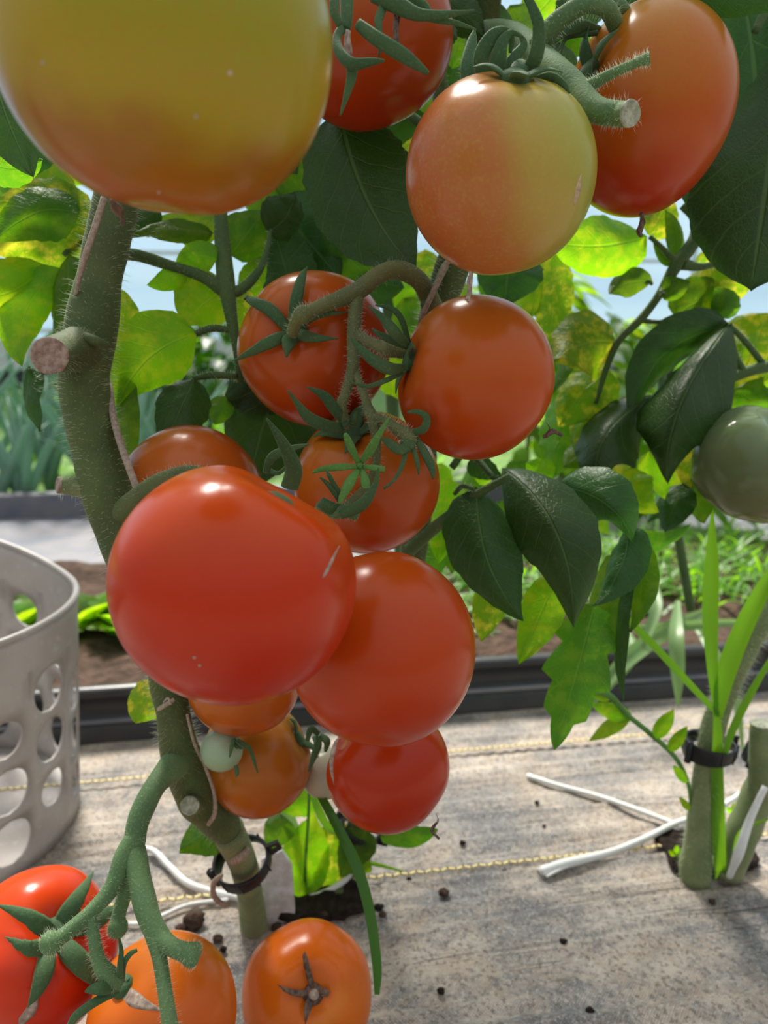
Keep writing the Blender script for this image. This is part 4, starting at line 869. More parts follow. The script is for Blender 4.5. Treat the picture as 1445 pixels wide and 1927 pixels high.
K(l8, 862, 980, 850, 1080, 60, 'leaf_mid', .525, .52, 0, 0, 10)
K(l8, 930, 900, 890, 870, 50, 'leaf_bright', .53, .53, 0, 0, 10)
K(l8, 880, 870, 945, 900, 46, 'leaf_shaded', .50, .50, 0, 0, 10)
K(l8, 1040, 900, 990, 870, 60, 'leaf_bright', .55, .55, 0, 0, 10)
K(l8, 960, 900, 1000, 870, 50, 'leaf_mid', .56, .56, 0, 0, 10)
# low leaves round the base of the middle plant
for a in ((600, 1500, 520, 1520, 60, 'leaf_bright', .60), (560, 1690, 590, 1530, 100, 'leaf_bright', .62), (600, 1680, 640, 1530, 90, 'leaf_yellow', .63), (690, 1560, 640, 1650, 70, 'leaf_mid', .61), (540, 1540, 500, 1600, 60, 'leaf_mid', .61), (655, 1610, 700, 1640, 50, 'leaf_bright', .63)):
    K(PL2, *a)
K(PL2, 715, 1575, 824, 1562, 52, 'leaf_mid', .56, .55, 0, 8, 30, serr=.04)

# fillers: further foliage of the same rows standing behind the fruit
FR = random.Random(21)
bk = petiole(PL2, [[(760, 1150, .62, 20), (740, 800, .66, 24), (730, 400, .68, 24), (760, 0, .70, 22)]])
for (x0, y0, x1, y1, n, kinds, da, dbb) in ((480, 380, 760, 560, 12, ('leaf_shaded', 'leaf_mid', 'leaf_bright'), .60, .72), (700, 60, 1060, 260, 12, ('leaf_mid', 'leaf_yellow', 'leaf_bright'), .62, .75), (760, 480, 1030, 640, 9, ('leaf_mid', 'leaf_shaded', 'leaf_bright'), .58, .7),
                                           (820, 860, 980, 1020, 8, ('leaf_mid', 'leaf_bright', 'leaf_shaded'), .6, .7), (0, 250, 200, 420, 5, ('leaf_mid', 'leaf_bright'), .6, .7)):
    for _ in range(n):
        x, y = FR.uniform(x0, x1), FR.uniform(y0, y1); a = FR.uniform(.9, 2.3); l = FR.uniform(70, 130)
        K(bk, x, y, x+l*math.cos(a), y+l*math.sin(a), FR.uniform(50, 80), FR.choice(kinds), FR.uniform(da, dbb), None, FR.uniform(-10, 10), 0, FR.uniform(-50, 50))
bk3 = petiole(PL3, [[(1300, 1150, .70, 16), (1260, 900, .72, 18), (1240, 640, .74, 16)]])
for _ in range(10):
    x, y = FR.uniform(1010, 1300), FR.uniform(720, 960); a = FR.uniform(.9, 2.3); l = FR.uniform(70, 120)
    K(bk3, x, y, x+l*math.cos(a), y+l*math.sin(a), FR.uniform(50, 80), FR.choice(('leaf_mid', 'leaf_shaded', 'leaf_bright', 'leaf_yellow')), FR.uniform(.62, .74), None, FR.uniform(-10, 10), 0, FR.uniform(-50, 50))

# ------------------------------------------------------------------ upper stems of the plants, with unseen leaves added to shade fruit and mat
def shade_canopy(plant, top, stem_pts, targets, seed):
    R_ = random.Random(seed); mb = MB(); sweep(mb, stem_pts, [.010, .009, .008, .006], [.010, .009, .008, .006], None, 12); mb.build('upper_stem', MATS['stem'], plant, stem_pts[0])
    for (p, spread, n) in targets:
        for _ in range(n):
            h_ = R_.uniform(.80, 1.25); q = p+SUN_DIR*((h_-p.z)/SUN_DIR.z)+Vector((R_.uniform(-1, 1), R_.uniform(-1, 1), 0))*spread
            # stay clear of the picture
            rel = q-CAMP; dd = rel.dot(FWD)
            if dd > .02 and CY-rel.dot(UPV)/dd*FPX > -70: q.z += .12
            a = R_.uniform(0, 6.28); d = Vector((math.cos(a), math.sin(a), R_.uniform(-.7, 0))).normalized(); side = d.cross(Vector((R_.uniform(-.4, .4), R_.uniform(-.4, .4), 1))).normalized(); ln = R_.uniform(.08, .12); vs = []; uvl = []
            for j in range(9):
                v = j/8; w_ = ln*.30*math.sin(math.pi*min(.98, max(.04, v**.75))); pc = q+d*(ln*(v-.5))+Vector((0, 0, -.3*ln*v*v))
                for u in (-1, -.5, 0, .5, 1): vs.append(pc+side*(w_*u)+Vector((0, 0, abs(u)*w_*.25))); uvl.append((u*.5+.5, v))
            m_ = MB(); m_.add(vs, [(j*5+i, j*5+i+1, j*5+i+6, j*5+i+5) for j in range(8) for i in range(4)]); m_.build('leaflet', MATS[R_.choice(('leaf_shaded', 'leaf_mid', 'leaf_shaded'))], plant, q, True, uvl)
def up(a, b): return [a, a.lerp(b, .35)+Vector((.02, 0, 0)), a.lerp(b, .7)-Vector((.02, 0, 0)), b]
shade_canopy(PL1, None, up(W(262, 180, .41), Vector((-.10, .55, 1.5))), [(TOMS[k]['P'], .035, 4) for k in 'aahikl']+[(TOMS['i']['P'], .05, 4)], 31)
shade_canopy(PL2, None, up(W(905, 60, .44), Vector((.08, .62, 1.5))), [(TOMS[k]['P'], .035, 4) for k in 'bcdefgjn']+[(W(700, 350, .42), .04, 4), (W(950, 1000, .45), .04, 4), (W(1060, 1020, .45), .04, 3)], 32)
shade_canopy(PL3, None, up(W(1540, 700, .60), Vector((.36, .72, 1.5))), [(W(1390, 10, .36), .05, 6), (W(1430, 90, .45), .05, 6), (W(1390, 200, .44), .05, 6), (W(1400, 400, .43), .04, 4), (W(1300, 720, .53), .04, 3)]+[(G(x, y), .085, 8) for x, y in ((640, 1900), (760, 1850), (860, 1900), (960, 1850), (1060, 1900), (1160, 1850), (1260, 1900), (1380, 1850), (820, 1780), (1000, 1790), (1180, 1780), (1340, 1770), (520, 1800), (400, 1800), (700, 1730), (1100, 1720))], 33)

# ------------------------------------------------------------------ white perforated basket
def basket():
    c = Vector((-.437, .635, 0)); R0, R1, Hh = .138, .154, .217
    root = empty('laundry_basket', c, 'white plastic basket with oval holes standing on the mat at left', 'basket')
    def pos(a, z, rim=0.0):
        f = z/Hh; r = R0+(R1-R0)*f; hz = z*(1+.20*max(0, math.cos(a-2.2))**2)
        return c+Vector((math.cos(a)*r*1.0, math.sin(a)*r, hz))
    ncol = 18; da = 2*math.pi/ncol; ch = .048; vs = []; fs = []; idx = {}
    def vid(p):
        k = (round(p.x, 5), round(p.y, 5), round(p.z, 5))
        if k not in idx: idx[k] = len(vs); vs.append(p)
        return idx[k]
    ztop = Hh-.034; zb = .012
    H_, V_ = 4, 8
    for col in range(ncol):
        off = ch/2 if col % 2 else 0; a0 = col*da; z = zb-off
        rows = []
        while z < ztop-1e-6: rows.append((z, z+ch)); z += ch
        for ri, (za, zb_) in enumerate(rows):
            zc, ac = (za+zb_)/2, a0+da/2; za2, zb2 = max(za, zb), min(zb_, ztop); full = zb2-za2 > ch*.98
            bd = []
            for i in range(H_): bd.append((a0+da*i/H_, za2))
            for i in range(V_): bd.append((a0+da, za2+(zb2-za2)*i/V_))
            for i in range(H_): bd.append((a0+da-da*i/H_, zb2))
            for i in range(V_): bd.append((a0, zb2-(zb2-za2)*i/V_))
            if full:
                hw, hh = da*.41*(1 if (col+ri) % 3 else .82), ch*.43*(1 if (col+ri) % 3 else .80); N = len(bd); rim = []; inn = []
                for (a, z2) in bd:
                    t = math.atan2((z2-zc)/ch, (a-ac)/da); inn.append((ac+hw*math.cos(t), zc+hh*math.sin(t)))
                o_ = [vid(pos(a, z2)) for a, z2 in bd]; i_ = [vid(pos(a, z2)) for a, z2 in inn]
                for k in range(N): fs.append((o_[k], o_[(k+1) % N], i_[(k+1) % N], i_[k]))
            else:
                if zb2-za2 < 1e-4: continue
                # plain strip cells at the ends
                n2 = V_//2
                for i in range(H_):
                    for j in range(n2):
                        q = [(a0+da*i/H_, za2+(zb2-za2)*j/n2), (a0+da*(i+1)/H_, za2+(zb2-za2)*j/n2), (a0+da*(i+1)/H_, za2+(zb2-za2)*(j+1)/n2), (a0+da*i/H_, za2+(zb2-za2)*(j+1)/n2)]
                        fs.append(tuple(vid(pos(*x)) for x in q))
    n = ncol*H_
    lv = [ztop, ztop+.012, ztop+.024, Hh]
    for k in range(n):
        a, a2 = 2*math.pi*k/n, 2*math.pi*(k+1)/n
        for z1, z2 in zip(lv[:-1], lv[1:]): fs.append(tuple(vid(pos(*x)) for x in ((a, z1), (a2, z1), (a2, z2), (a, z2))))
    lv = [0.0, zb]
    for k in range(n):
        a, a2 = 2*math.pi*k/n, 2*math.pi*(k+1)/n
        fs.append(tuple(vid(pos(*x)) for x in ((a, 0.0), (a2, 0.0), (a2, zb), (a, zb))))
    mb = MB(); mb.add(vs, fs); o = mb.build('body', MATS['basket'], root)
    so = o.modifiers.new('wall', 'SOLIDIFY'); so.thickness = .0028; so.offset = 0
    rm = MB(); P = [pos(2*math.pi*k/96, Hh) for k in range(97)]; sweep(rm, P, [.0032]*97, [.0036]*97, [Vector((0, 0, 1))]*97, 8, False); rm.build('rim', MATS['basket'], root)
    bt = MB(); N = 48; bt.add([c+Vector((0, 0, .004))]+[c+Vector((math.cos(2*math.pi*k/N)*R0, math.sin(2*math.pi*k/N)*R0, .004)) for k in range(N)], [(0, 1+k, 1+(k+1) % N) for k in range(N)]); bt.build('base', MATS['basket'], root)
    for k in range(5):
        pass
    return root
basket()

# ------------------------------------------------------------------ black plant clips
def clip(label, ctr, axis, R, width, hinge_dir, tilt=0):
    root = empty('plant_clip', ctr, label, 'plant clip', 'black plant clips'); axis = axis.normalized()
    hd = (hinge_dir-axis*hinge_dir.dot(axis)).normalized(); sd = axis.cross(hd); N = 40; vs = []; fs = []
    th = .0024
    for i in range(N):
        a = 2*math.pi*i/N; r = R*(1+.05*math.cos(2*a)); d = hd*math.cos(a)+sd*math.sin(a); w = width*(.5+.16*math.cos(a))
        for rr, zz in ((r, -w), (r+th, -w), (r+th, w), (r, w)): vs.append(ctr+d*rr+axis*zz)
    for i in range(N):
        j = (i+1) % N
        for k in range(4): fs.append((i*4+k, j*4+k, j*4+(k+1) % 4, i*4+(k+1) % 4))
    mb = MB(); mb.add(vs, fs); ring = mb.build('ring', MATS['clip_black'], root); bv = ring.modifiers.new('bevel', 'BEVEL'); bv.width = .0005; bv.segments = 2
    # ribs round the band
    for i in range(0, N, 4):
        a = 2*math.pi*i/N; d = hd*math.cos(a)+sd*math.sin(a); mb = MB(); p = ctr+d*(R*(1+.05*math.cos(2*a))+th)
        sweep(mb, [p-axis*width*.5, p+axis*width*.5], [.0007]*2, [.0007]*2, [d]*2, 6); mb.build('rib', MATS['clip_black'], ring, p)
    # hinge barrel and latch tab with its slot
    mb = MB(); p = ctr+hd*(R+.004); sweep(mb, [p-axis*width*.8, p+axis*width*.8], [.0028]*2, [.0028]*2, [hd]*2, 12); mb.build('hinge', MATS['clip_black'], root, p)
    q = ctr-hd*(R+.002); tb = MB(); L = .009
    prof = [(-width*.6, 0), (width*.6, 0), (width*.45, -L), (-width*.45, -L)]; i2 = [(-width*.28, -.003), (width*.28, -.003), (width*.22, -L+.003), (-width*.22, -L+.003)]
    vs = []
    for off in (-.0012, .0012):
        for z, h_ in prof+i2: vs.append(q+axis*z+hd*h_+sd*off)
    fs = []
    for k in range(4):
        k2 = (k+1) % 4; fs += [(k, k2, 4+k2, 4+k), (8+k2, 8+k, 12+k, 12+k2), (k2, k, 8+k, 8+k2), (4+k, 4+k2, 12+k2, 12+k)]
    tb.add(vs, fs); tb.build('latch_tab', MATS['clip_black'], root, q, False)
    return root
def at_dir(a, b): return (b-a).normalized()
clip('black plastic clip round the pale base of the thick left stem', W(457, 1624, .52), at_dir(W(452, 1600, .51), W(465, 1670, .55))+Vector((.25, 0, 0)), .0165, .011, Vector((-1, -.5, .1)))
clip('black plastic clip behind the lowest red tomato', W(676, 1560, .625), at_dir(W(682, 1530, .62), W(660, 1600, .64)), .015, .012, Vector((-1, .3, 0)))
clip('black plastic clip round the upright stem at right', W(1336, 1406, .612), at_dir(W(1342, 1370, .61), W(1328, 1450, .62)), .0180, .011, Vector((-1, -.4, 0)))
clip('black plastic clip on the slanting stem cut by the right edge', W(1452, 1432, .63), at_dir(W(1470, 1400, .63), W(1430, 1490, .635)), .0200, .012, Vector((-1, -.4, 0)))

# ------------------------------------------------------------------ twine, marker, clods, hole on the mat
twine('white twine end lying on the mat, running up left of the right plant', [[(992, 1460, .004, .0028), (1050, 1478, .004, .0025), (1130, 1500, .004, .0026), (1210, 1528, .005, .0026), (1262, 1548, .006, .0024), (1300, 1566, .006, .0024)]], 'twine', ground=True)
twine('white frayed twine on the mat crossing the other one, lower end splayed', [[(1016, 1640, .004, .0030), (1060, 1626, .005, .0042), (1110, 1614, .005, .0036), (1160, 1600, .006, .0030), (1220, 1575, .009, .0030), (1270, 1550, .012, .0028), (1330, 1530, .014, .0026), (1385, 1500, .014, .0026), (1450, 1450, .014, .0026)], [(1016, 1632, .003, .0012), (1040, 1628, .004, .0018), (1066, 1624, .005, .0020)], [(1022, 1646, .003, .0012), (1044, 1636, .004, .0018), (1070, 1626, .005, .0020)], [(1010, 1636, .003, .0008), (1038, 1630, .004, .0014), (1070, 1624, .005, .0018)], [(1028, 1650, .003, .0008), (1046, 1640, .004, .0013), (1074, 1626, .005, .0016)]], 'twine', ground=True)
twine('white twine hanging down the slanting stem into the dark hole', [[(1372, 1650, .62, 12), (1392, 1600, .60, 18), (1412, 1540, .60, 14), (1440, 1480, .60, 12)]], 'twine')
twine('thick white twine curving over the mat to the left clip', [[(238, 1598, .004, .0026), (285, 1600, .004, .0027), (318, 1630, .004, .0028), (350, 1660, .004, .0030), (390, 1676, .004, .0030), (450, 1690, .004, .0028), (478, 1700, .004, .0026)]], 'twine', ground=True)
twine('thin white twine on the mat below the thicker curved one', [[(228, 1738, .003, .0017), (265, 1738, .003, .0018), (300, 1726, .003, .0018), (345, 1706, .003, .0018), (385, 1698, .003, .0018), (430, 1694, .003, .0017)]], 'twine', ground=True)
twine('short twine loop dangling from the left clip', [[(436, 1622, .495, 14), (452, 1612, .492, 18), (468, 1598, .492, 12)], [(418, 1646, .50, 7), (402, 1662, .502, 10), (404, 1688, .508, 10), (422, 1702, .515, 10), (432, 1696, .52, 6)]], 'twine_old')
twine('pale twine lying round the base of the middle plant', [[(572, 1690, .006, .0022), (610, 1680, .008, .0026), (650, 1655, .012, .0026), (668, 1625, .02, .0024)]], 'twine', ground=True)
mk = MB(); a_, b_ = G(495, 1738), G(556, 1734); up = Vector((0, .10, .995)); tk = Vector((0, .0015, 0)); hgt = .056
P_ = [a_, b_, b_+up*hgt*.86+Vector((-.002, 0, 0)), a_.lerp(b_, .62)+up*hgt*1.10, a_+up*hgt*.98]
mk.add([p-tk for p in P_]+[p+tk for p in P_], [(0, 1, 2, 3, 4), (9, 8, 7, 6, 5)]+[(k, 5+k, 5+(k+1) % 5, (k+1) % 5) for k in range(5)])
tag(mk.build('plant_marker', MATS['marker_white'], None, a_, False), 'dirty white plastic tag stuck in the mat behind the left stem base', 'plant tag')
def clod(px, py, r, label, mat='soil', group='soil clods on the mat', seed=0):
    p = G(px, py); me = MB(); vs = []; N, M_ = 12, 8; fs = []
    for j in range(M_+1):
        for i in range(N):
            th, ph = math.pi*j/M_, 2*math.pi*i/N; d = Vector((math.sin(th)*math.cos(ph), math.sin(th)*math.sin(ph)*.85, math.cos(th)*.7)); k = 1+.45*noise.noise(d*2.2+Vector((seed*7.3, 0, 0)))+.2*noise.noise(d*6+Vector((0, seed, 0)))
            vs.append(p+Vector((0, 0, r*.5))+d*r*k)
    for j in range(M_):
        for i in range(N): fs.append((j*N+i, (j+1)*N+i, (j+1)*N+(i+1) % N, j*N+(i+1) % N))
    me.add(vs, fs); return tag(me.build('soil_clod', MATS[mat], None, p), label, 'soil clod', group)
clod(366, 1740, .0085, 'biggest brown soil clod on the mat left of the stem base', seed=1); clod(340, 1752, .0045, 'small brown crumb just left of the biggest soil clod', seed=2)
cl = [(694, 1615, .0028), (870, 1588, .003), (836, 1684, .0045), (712, 1712, .004), (720, 1724, .003), (770, 1656, .0022), (610, 1735, .006), (640, 1728, .005), (585, 1722, .005), (1060, 1775, .003), (410, 1770, .004), (420, 1790, .003), (950, 1640, .002), (1010, 1512, .0025), (1024, 1556, .002), (830, 1868, .003), (520, 1748, .004), (560, 1742, .004), (1340, 1700, .003), (1110, 1905, .003)]
for i, (x, y, r) in enumerate(cl): clod(x, y, r, 'tiny dark soil crumb scattered on the weed mat', 'soil_dark' if i % 2 else 'soil', 'soil crumbs scattered on the mat', 20+i)
# soil showing in the planting holes
def hole(pts, label):
    mb = MB(); c = sum((G(x, y) for x, y in pts), Vector())/len(pts); ring = []
    C = catmull([(x, y) for x, y in pts]+[pts[0]], 6)[:-1]; vs = []; N = len(C)
    for f, z in ((1.0, .0040), (.95, .0085), (.8, .0080), (.5, .0090), (.2, .0100)):
        for i, (x, y) in enumerate(C):
            p = c.lerp(G(x, y), f*(1+.06*noise.noise(Vector((i*.9, f*5, 1))))); vs.append(Vector((p.x, p.y, z+.0035*noise.noise(p*90))))
    vs.append(Vector((c.x, c.y, .010)))
    fs = [(k*N+i, k*N+(i+1) % N, (k+1)*N+(i+1) % N, (k+1)*N+i) for k in range(4) for i in range(N)]+[(4*N+i, 4*N+(i+1) % N, 5*N) for i in range(N)]
    mb.add(vs, fs); return tag(mb.build('planting_hole', MATS['soil_dark'], None, c), label, 'soil', 'planting holes')
hole([(1225, 1582), (1262, 1574), (1310, 1578), (1380, 1585), (1420, 1612), (1424, 1640), (1380, 1652), (1290, 1654), (1262, 1640), (1250, 1610)], 'dark soil hole in the mat round the right plant')
hole([(520, 1700), (560, 1672), (620, 1660), (680, 1680), (700, 1712), (640, 1738), (560, 1745), (520, 1735)], 'dark soil hole in the mat round the middle plant')

# ------------------------------------------------------------------ tall grass weeds and seedlings near the plants
def weed(label, px, py, name='grass_weed', group='grass weeds'): return empty(name, G(px, py), label, 'grass', group)
gw = weed('tall grass weed with broad upright blades beside the right plant', 1350, 1650)
dg = (G(1352, 1650)-CAMP).dot(FWD)
blade(gw, [(1356, 1655, dg-.01, 20), (1352, 1560, .625, 24), (1350, 1470, .605, 22), (1350, 1380, .59, 16), (1348, 1335, .585, 10)], 'grass')
blade(gw, [(1348, 1345, .585, 8), (1340, 1250, .575, 20), (1336, 1150, .57, 28), (1339, 1060, .565, 25), (1340, 955, .56, 3)], 'grass')
blade(gw, [(1350, 1350, .585, 16), (1365, 1270, .575, 34), (1395, 1190, .565, 34), (1435, 1110, .555, 28), (1490, 1020, .55, 10)], 'grass')
blade(gw, [(1360, 1430, .595, 10), (1380, 1370, .59, 14), (1415, 1300, .585, 13), (1460, 1225, .58, 8)], 'grass')
blade(gw, [(1345, 1338, .585, 10), (1300, 1290, .58, 13), (1240, 1225, .575, 14), (1195, 1180, .57, 14), (1130, 1115, .565, 4)], 'grass')
blade(gw, [(1380, 1640, .63, 4), (1384, 1590, .62, 6), (1400, 1560, .61, 7), (1450, 1540, .60, 3)], 'grass')
gl = weed('long single grass blade drooping in front of the mat beside the lowest red tomato', 598, 1735)
blade(gl, [(575, 1470, .50, 6), (592, 1480, .49, 12), (615, 1518, .475, 16), (645, 1575, .465, 19), (672, 1632, .46, 21), (692, 1700, .456, 20), (704, 1770, .452, 19), (710, 1830, .45, 17), (709, 1872, .45, 9)], 'grass_dark')
blade(gl, [(578, 1735, .66, 5), (574, 1640, .61, 6), (580, 1540, .55, 6), (582, 1470, .51, 5)], 'grass_dark')
g4 = weed('small grass weed with arching blades at the foot of the middle plant', 580, 1730)
blade(g4, [(590, 1735, .66, 8), (560, 1690, .64, 12), (520, 1650, .62, 10), (500, 1620, .61, 3)], 'grass_dark')
blade(g4, [(600, 1700, .65, 10), (565, 1600, .63, 16), (545, 1540, .62, 20), (520, 1532, .61, 14), (505, 1550, .605, 4)], 'grass_pale')
blade(g4, [(585, 1730, .66, 6), (620, 1700, .65, 12), (660, 1670, .64, 12), (690, 1650, .63, 4)], 'grass')
blade(g4, [(660, 1620, .64, 6), (700, 1625, .64, 8), (760, 1640, .635, 3)], 'grass')
blade(g4, [(590, 1500, .56, 12), (602, 1530, .56, 16), (620, 1560, .57, 12), (640, 1570, .575, 6)], 'grass')
sg = empty('weed_seedling', G(1310, 1640), 'light green leafy seedling arching left of the right plant', 'seedling', 'weed seedlings')
mb = MB(); p, _ = tube(mb, [(1300, 1560, .64, 5), (1296, 1480, .62, 7), (1270, 1425, .61, 9), (1220, 1378, .60, 10), (1180, 1345, .595, 10), (1150, 1312, .59, 12), (1120, 1300, .588, 14), (1108, 1312, .587, 6)], 6, 8); mb.build('stem', MATS['sepal_light'], sg, p[0])
for a in ((1190, 1352, 1112, 1325, 34), (1182, 1347, 1108, 1394, 30), (1234, 1390, 1268, 1334, 30), (1150, 1312, 1108, 1306, 20), (1260, 1414, 1294, 1366, 24), (1294, 1472, 1266, 1440, 18), (1299, 1524, 1278, 1500, 14)):
    leaflet(sg, a[0], a[1], a[2], a[3], a[4], 'leaf_bright', .595, .59, 0, 0, 10, name='leaf', serr=.0)
for k, (x, y) in enumerate(((1272, 1610), (1380, 1530))):
    s2 = empty('weed_seedling', G(x, y+20), ('tiny seedling in the dark hole left of the right stem', 'tiny seedling between the two stems at right')[k], 'seedling', 'weed seedlings')
    dd = (G(x, y+20)-CAMP).dot(FWD)
    for dx, dy in ((-14, -10), (12, -14), (2, -20), (14, 0)): leaflet(s2, x, y, x+dx, y+dy, 11, 'leaf_bright', dd, dd-.005, name='leaf', serr=0)

# ------------------------------------------------------------------ second bed: grass, seedlings
def tuft(mb, uv, base, n, ln, w, R_, up=.8, lo=.3):
    for _ in range(n):
        a = R_.uniform(0, 2*math.pi); d = Vector((math.cos(a), math.sin(a), R_.uniform(lo, up)*2)); wblade(mb, uv, base+Vector((R_.uniform(-.02, .02), R_.uniform(-.02, .02), 0)), d, ln*R_.uniform(.6, 1.1), w*R_.uniform(.6, 1.1), R_.uniform(.2, .8), R_.uniform(-.2, .2))
GR = random.Random(5)
mb = MB(); uv = []
for _ in range(260):
    s, t = GR.uniform(.25, 1.6), GR.uniform(1.06, 1.44); tuft(mb, uv, RW(s, t, .04), 5, .11, .008, GR)
o = mb.build('weedy_grass', MATS['grass'], None, RW(.6, 1.2, .04), True, uv); tag(o, 'mass of bright green grass weeds growing on the raised bed at right', 'grass', kind='stuff')
mb = MB(); uv = []
for _ in range(60):
    s, t = GR.uniform(.2, 1.7), GR.uniform(.97, 1.44); tuft(mb, uv, RW(s, t, .04), 5, .12, .011, GR, .7, .15)
o = mb.build('pale_grass', MATS['grass_pale'], None, RW(.6, 1.2, .04), True, uv); tag(o, 'pale green drooping grass mixed into the weeds on the right bed', 'grass', kind='stuff')
bg = empty('grass_weed', W(1330, 1200, 1.0), 'broad pale grass drooping over the black edging at right', 'grass', 'grass weeds'); bg.location.z = .04
for sp in ([(1180, 1185, .93, 6), (1190, 1230, .88, 24), (1140, 1290, .85, 22), (1092, 1345, .84, 5)], [(1330, 1150, .97, 14), (1240, 1195, .90, 32), (1160, 1260, .86, 26), (1110, 1330, .84, 6)], [(1275, 1130, .95, 8), (1272, 1190, .88, 26), (1275, 1260, .86, 26), (1276, 1330, .85, 4)], [(1310, 1180, .92, 10), (1350, 1240, .87, 22), (1385, 1320, .85, 16), (1398, 1414, .84, 4)], [(1200, 1180, .95, 8), (1280, 1178, .92, 18), (1380, 1172, .90, 14), (1450, 1176, .9, 4)],
           [(1230, 1090, .95, 8), (1236, 1140, .91, 20), (1220, 1190, .89, 16), (1215, 1225, .88, 4)]):
    blade(bg, sp, 'grass_pale')
for i in range(20):                                                 # leafy seedlings on the left of the bed
    s, t = (-.80+.075*(i % 10)+GR.uniform(-.02, .02)), (1.05 if i < 10 else 1.22)+GR.uniform(-.03, .05)
    if i > 15: s, t = -.32+.06*(i-16), 1.04+.05*(i % 2)
    b0 = RW(s, t, .045)
    po = empty('salad_seedling', b0, 'small bright green salad seedling on the soil bed behind the basket', 'seedling', 'salad seedlings on the raised bed')
    for k in range(11):
        a = GR.uniform(0, 6.28); el = GR.uniform(.3, 1.4); ln = GR.uniform(.055, .095); d = Vector((math.cos(a), math.sin(a), el)).normalized(); e = b0+d*ln
        mbl = MB(); uvl = []; side = d.cross(Vector((0, 0, 1))).normalized(); vs = []
        for j in range(7):
            v = j/6; w_ = .026*math.sin(math.pi*min(.97, max(.06, v**.7))); pc = b0+d*(ln*v)+Vector((0, 0, -.02*v*v))
            vs += [pc-side*w_+Vector((0, 0, w_*.25)), pc, pc+side*w_+Vector((0, 0, w_*.25))]; uvl += [(0, v), (.5, v), (1, v)]
        mbl.add(vs, [(j*3+q, j*3+q+1, j*3+q+4, j*3+q+3) for j in range(6) for q in range(2)]); mbl.build('leaf', MATS['leaf_bright'], po, b0, True, uvl)

# ------------------------------------------------------------------ far bed: onions at left, bushy plants at right
def onion(s, t, h, label, seed):
    R_ = random.Random(seed); b0 = RW(s, t, .02); po = empty('onion_plant', b0, label, 'onion', 'onion plants in the far bed')
    for k in range(7):
        a = R_.uniform(0, 6.28); ti = R_.uniform(.1, .6); d = Vector((math.cos(a)*ti, math.sin(a)*ti, 1)); mb = MB(); uv = []
        L_ = h*R_.uniform(.7, 1.15); pts = []; 
        dr = R_.uniform(0, .35); d.normalize()
        for j in range(8):
            v = j/7; pts.append(b0+d*(L_*v)+Vector((math.cos(a), math.sin(a), -.35))*(dr*L_*v*v*v))
        rr = [.0125*(1-(j/7)**2)+.0008 for j in range(8)]; sweep(mb, pts, rr, [x*.8 for x in rr], None, 8); mb.build('blade', MATS['onion'], po, b0)
k = 0
for t, ss in ((2.12, [-1.15+.11*i for i in range(9)]), (2.35, [-1.45+.16*i for i in range(8)]), (2.75, [-1.7+.22*i for i in range(7)])):
    for s in ss:
        onion(s+GR.uniform(-.03, .03), t+GR.uniform(-.06, .06), GR.uniform(.34, .52), 'blue-green onion plant in the far bed, %s row left of the thick stem' % {2.12: 'nearest', 2.35: 'second', 2.75: 'furthest'}[t], 100+k); k += 1
mb = MB(); uv = []
for _ in range(260):
    s, t = GR.uniform(-3.2, 2.6), GR.uniform(2.02, 3.6); tuft(mb, uv, RW(s, t, 0), 4, .16, .014, GR, .9, .2)
o = mb.build('bed_grass', MATS['grass'], None, RW(0, 2.6, 0), True, uv); tag(o, 'soft green undergrowth covering the far beds', 'grass', kind='stuff')
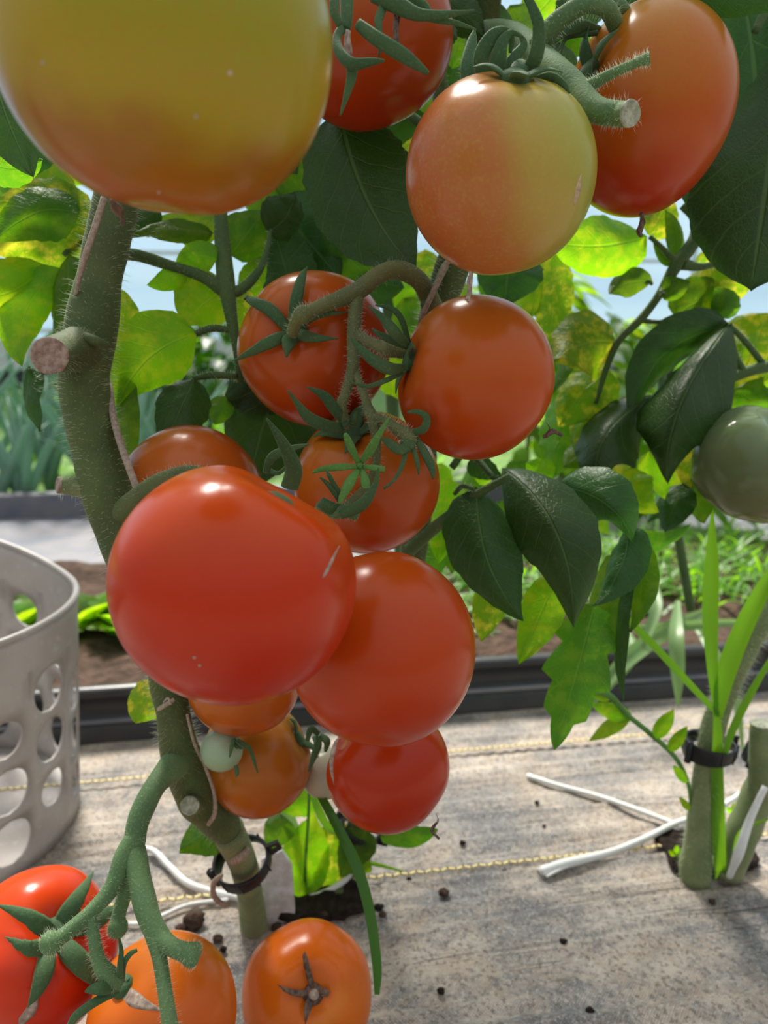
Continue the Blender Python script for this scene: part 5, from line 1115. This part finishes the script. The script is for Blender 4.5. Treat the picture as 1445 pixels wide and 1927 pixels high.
def bush(s, t, h, r, label, n, seed, kinds=('leaf_mid',)):
    R_ = random.Random(seed); b0 = RW(s, t, 0); po = empty('pepper_plant', b0, label, 'plant', 'bushy plants in the far beds')
    mb = MB(); pts = [b0+Vector((.02*math.sin(j), 0, h*.9*j/5)) for j in range(6)]; sweep(mb, pts, [.008-.001*j for j in range(6)], [.008-.001*j for j in range(6)], None, 8)
    mb.build('stem', MATS['petiole'], po, b0)
    for ki, kd in enumerate(kinds):
        mb = MB(); uvl = []
        for _ in range(n//len(kinds)):
            z = h*(.15+.85*R_.random()**.8); a = R_.uniform(0, 6.28); rad = r*R_.uniform(.15, 1)*(1.1-.5*z/h); c = b0+Vector((math.cos(a)*rad, math.sin(a)*rad, z))
            d = Vector((math.cos(a)+R_.uniform(-.5, .5), math.sin(a)+R_.uniform(-.5, .5), R_.uniform(-1.0, .3))).normalized(); side = d.cross(Vector((R_.uniform(-.3, .3), R_.uniform(-.3, .3), 1))).normalized(); ln = R_.uniform(.07, .13); vs = []
            for j in range(6):
                v = j/5; w_ = ln*.27*math.sin(math.pi*min(.97, max(.05, v**.75))); pc = c+d*(ln*v)+Vector((0, 0, -.25*ln*v*v)); vs += [pc-side*w_+Vector((0, 0, w_*.3)), pc, pc+side*w_+Vector((0, 0, w_*.3))]; uvl += [(0, v), (.5, v), (1, v)]
            mb.add(vs, [(j*3+q, j*3+q+1, j*3+q+4, j*3+q+3) for j in range(5) for q in range(2)])
        o = mb.build('foliage', MATS[kd], po, b0, True, uvl); o['kind'] = 'stuff'
bush(.72, 2.05, .62, .20, 'bushy green plant in the far bed seen right of the round orange tomato', 170, 1, ('leaf_mid', 'leaf_bright'))
bush(1.05, 2.3, .52, .22, 'low bushy plant in the far bed behind the folded dark leaf', 150, 2, ('leaf_mid', 'leaf_bright'))
bush(1.45, 2.2, .48, .2, 'bushy plant in the far bed above the ribbed green tomato', 130, 3, ('leaf_bright', 'leaf_mid'))
bush(-.48, 2.6, .50, .24, 'dark bushy plant in the far bed between the thick stem and the star-calyx tomato', 150, 4, ('leaf_mid', 'leaf_shaded'))
bush(-.15, 2.9, .52, .24, 'bushy plant in the far bed behind the star-calyx tomato', 130, 5, ('leaf_mid', 'leaf_shaded'))
bush(.95, 1.62, .34, .14, 'small leafy plant on the path edge under the ribbed green tomato', 90, 7, ('leaf_bright', 'leaf_mid'))
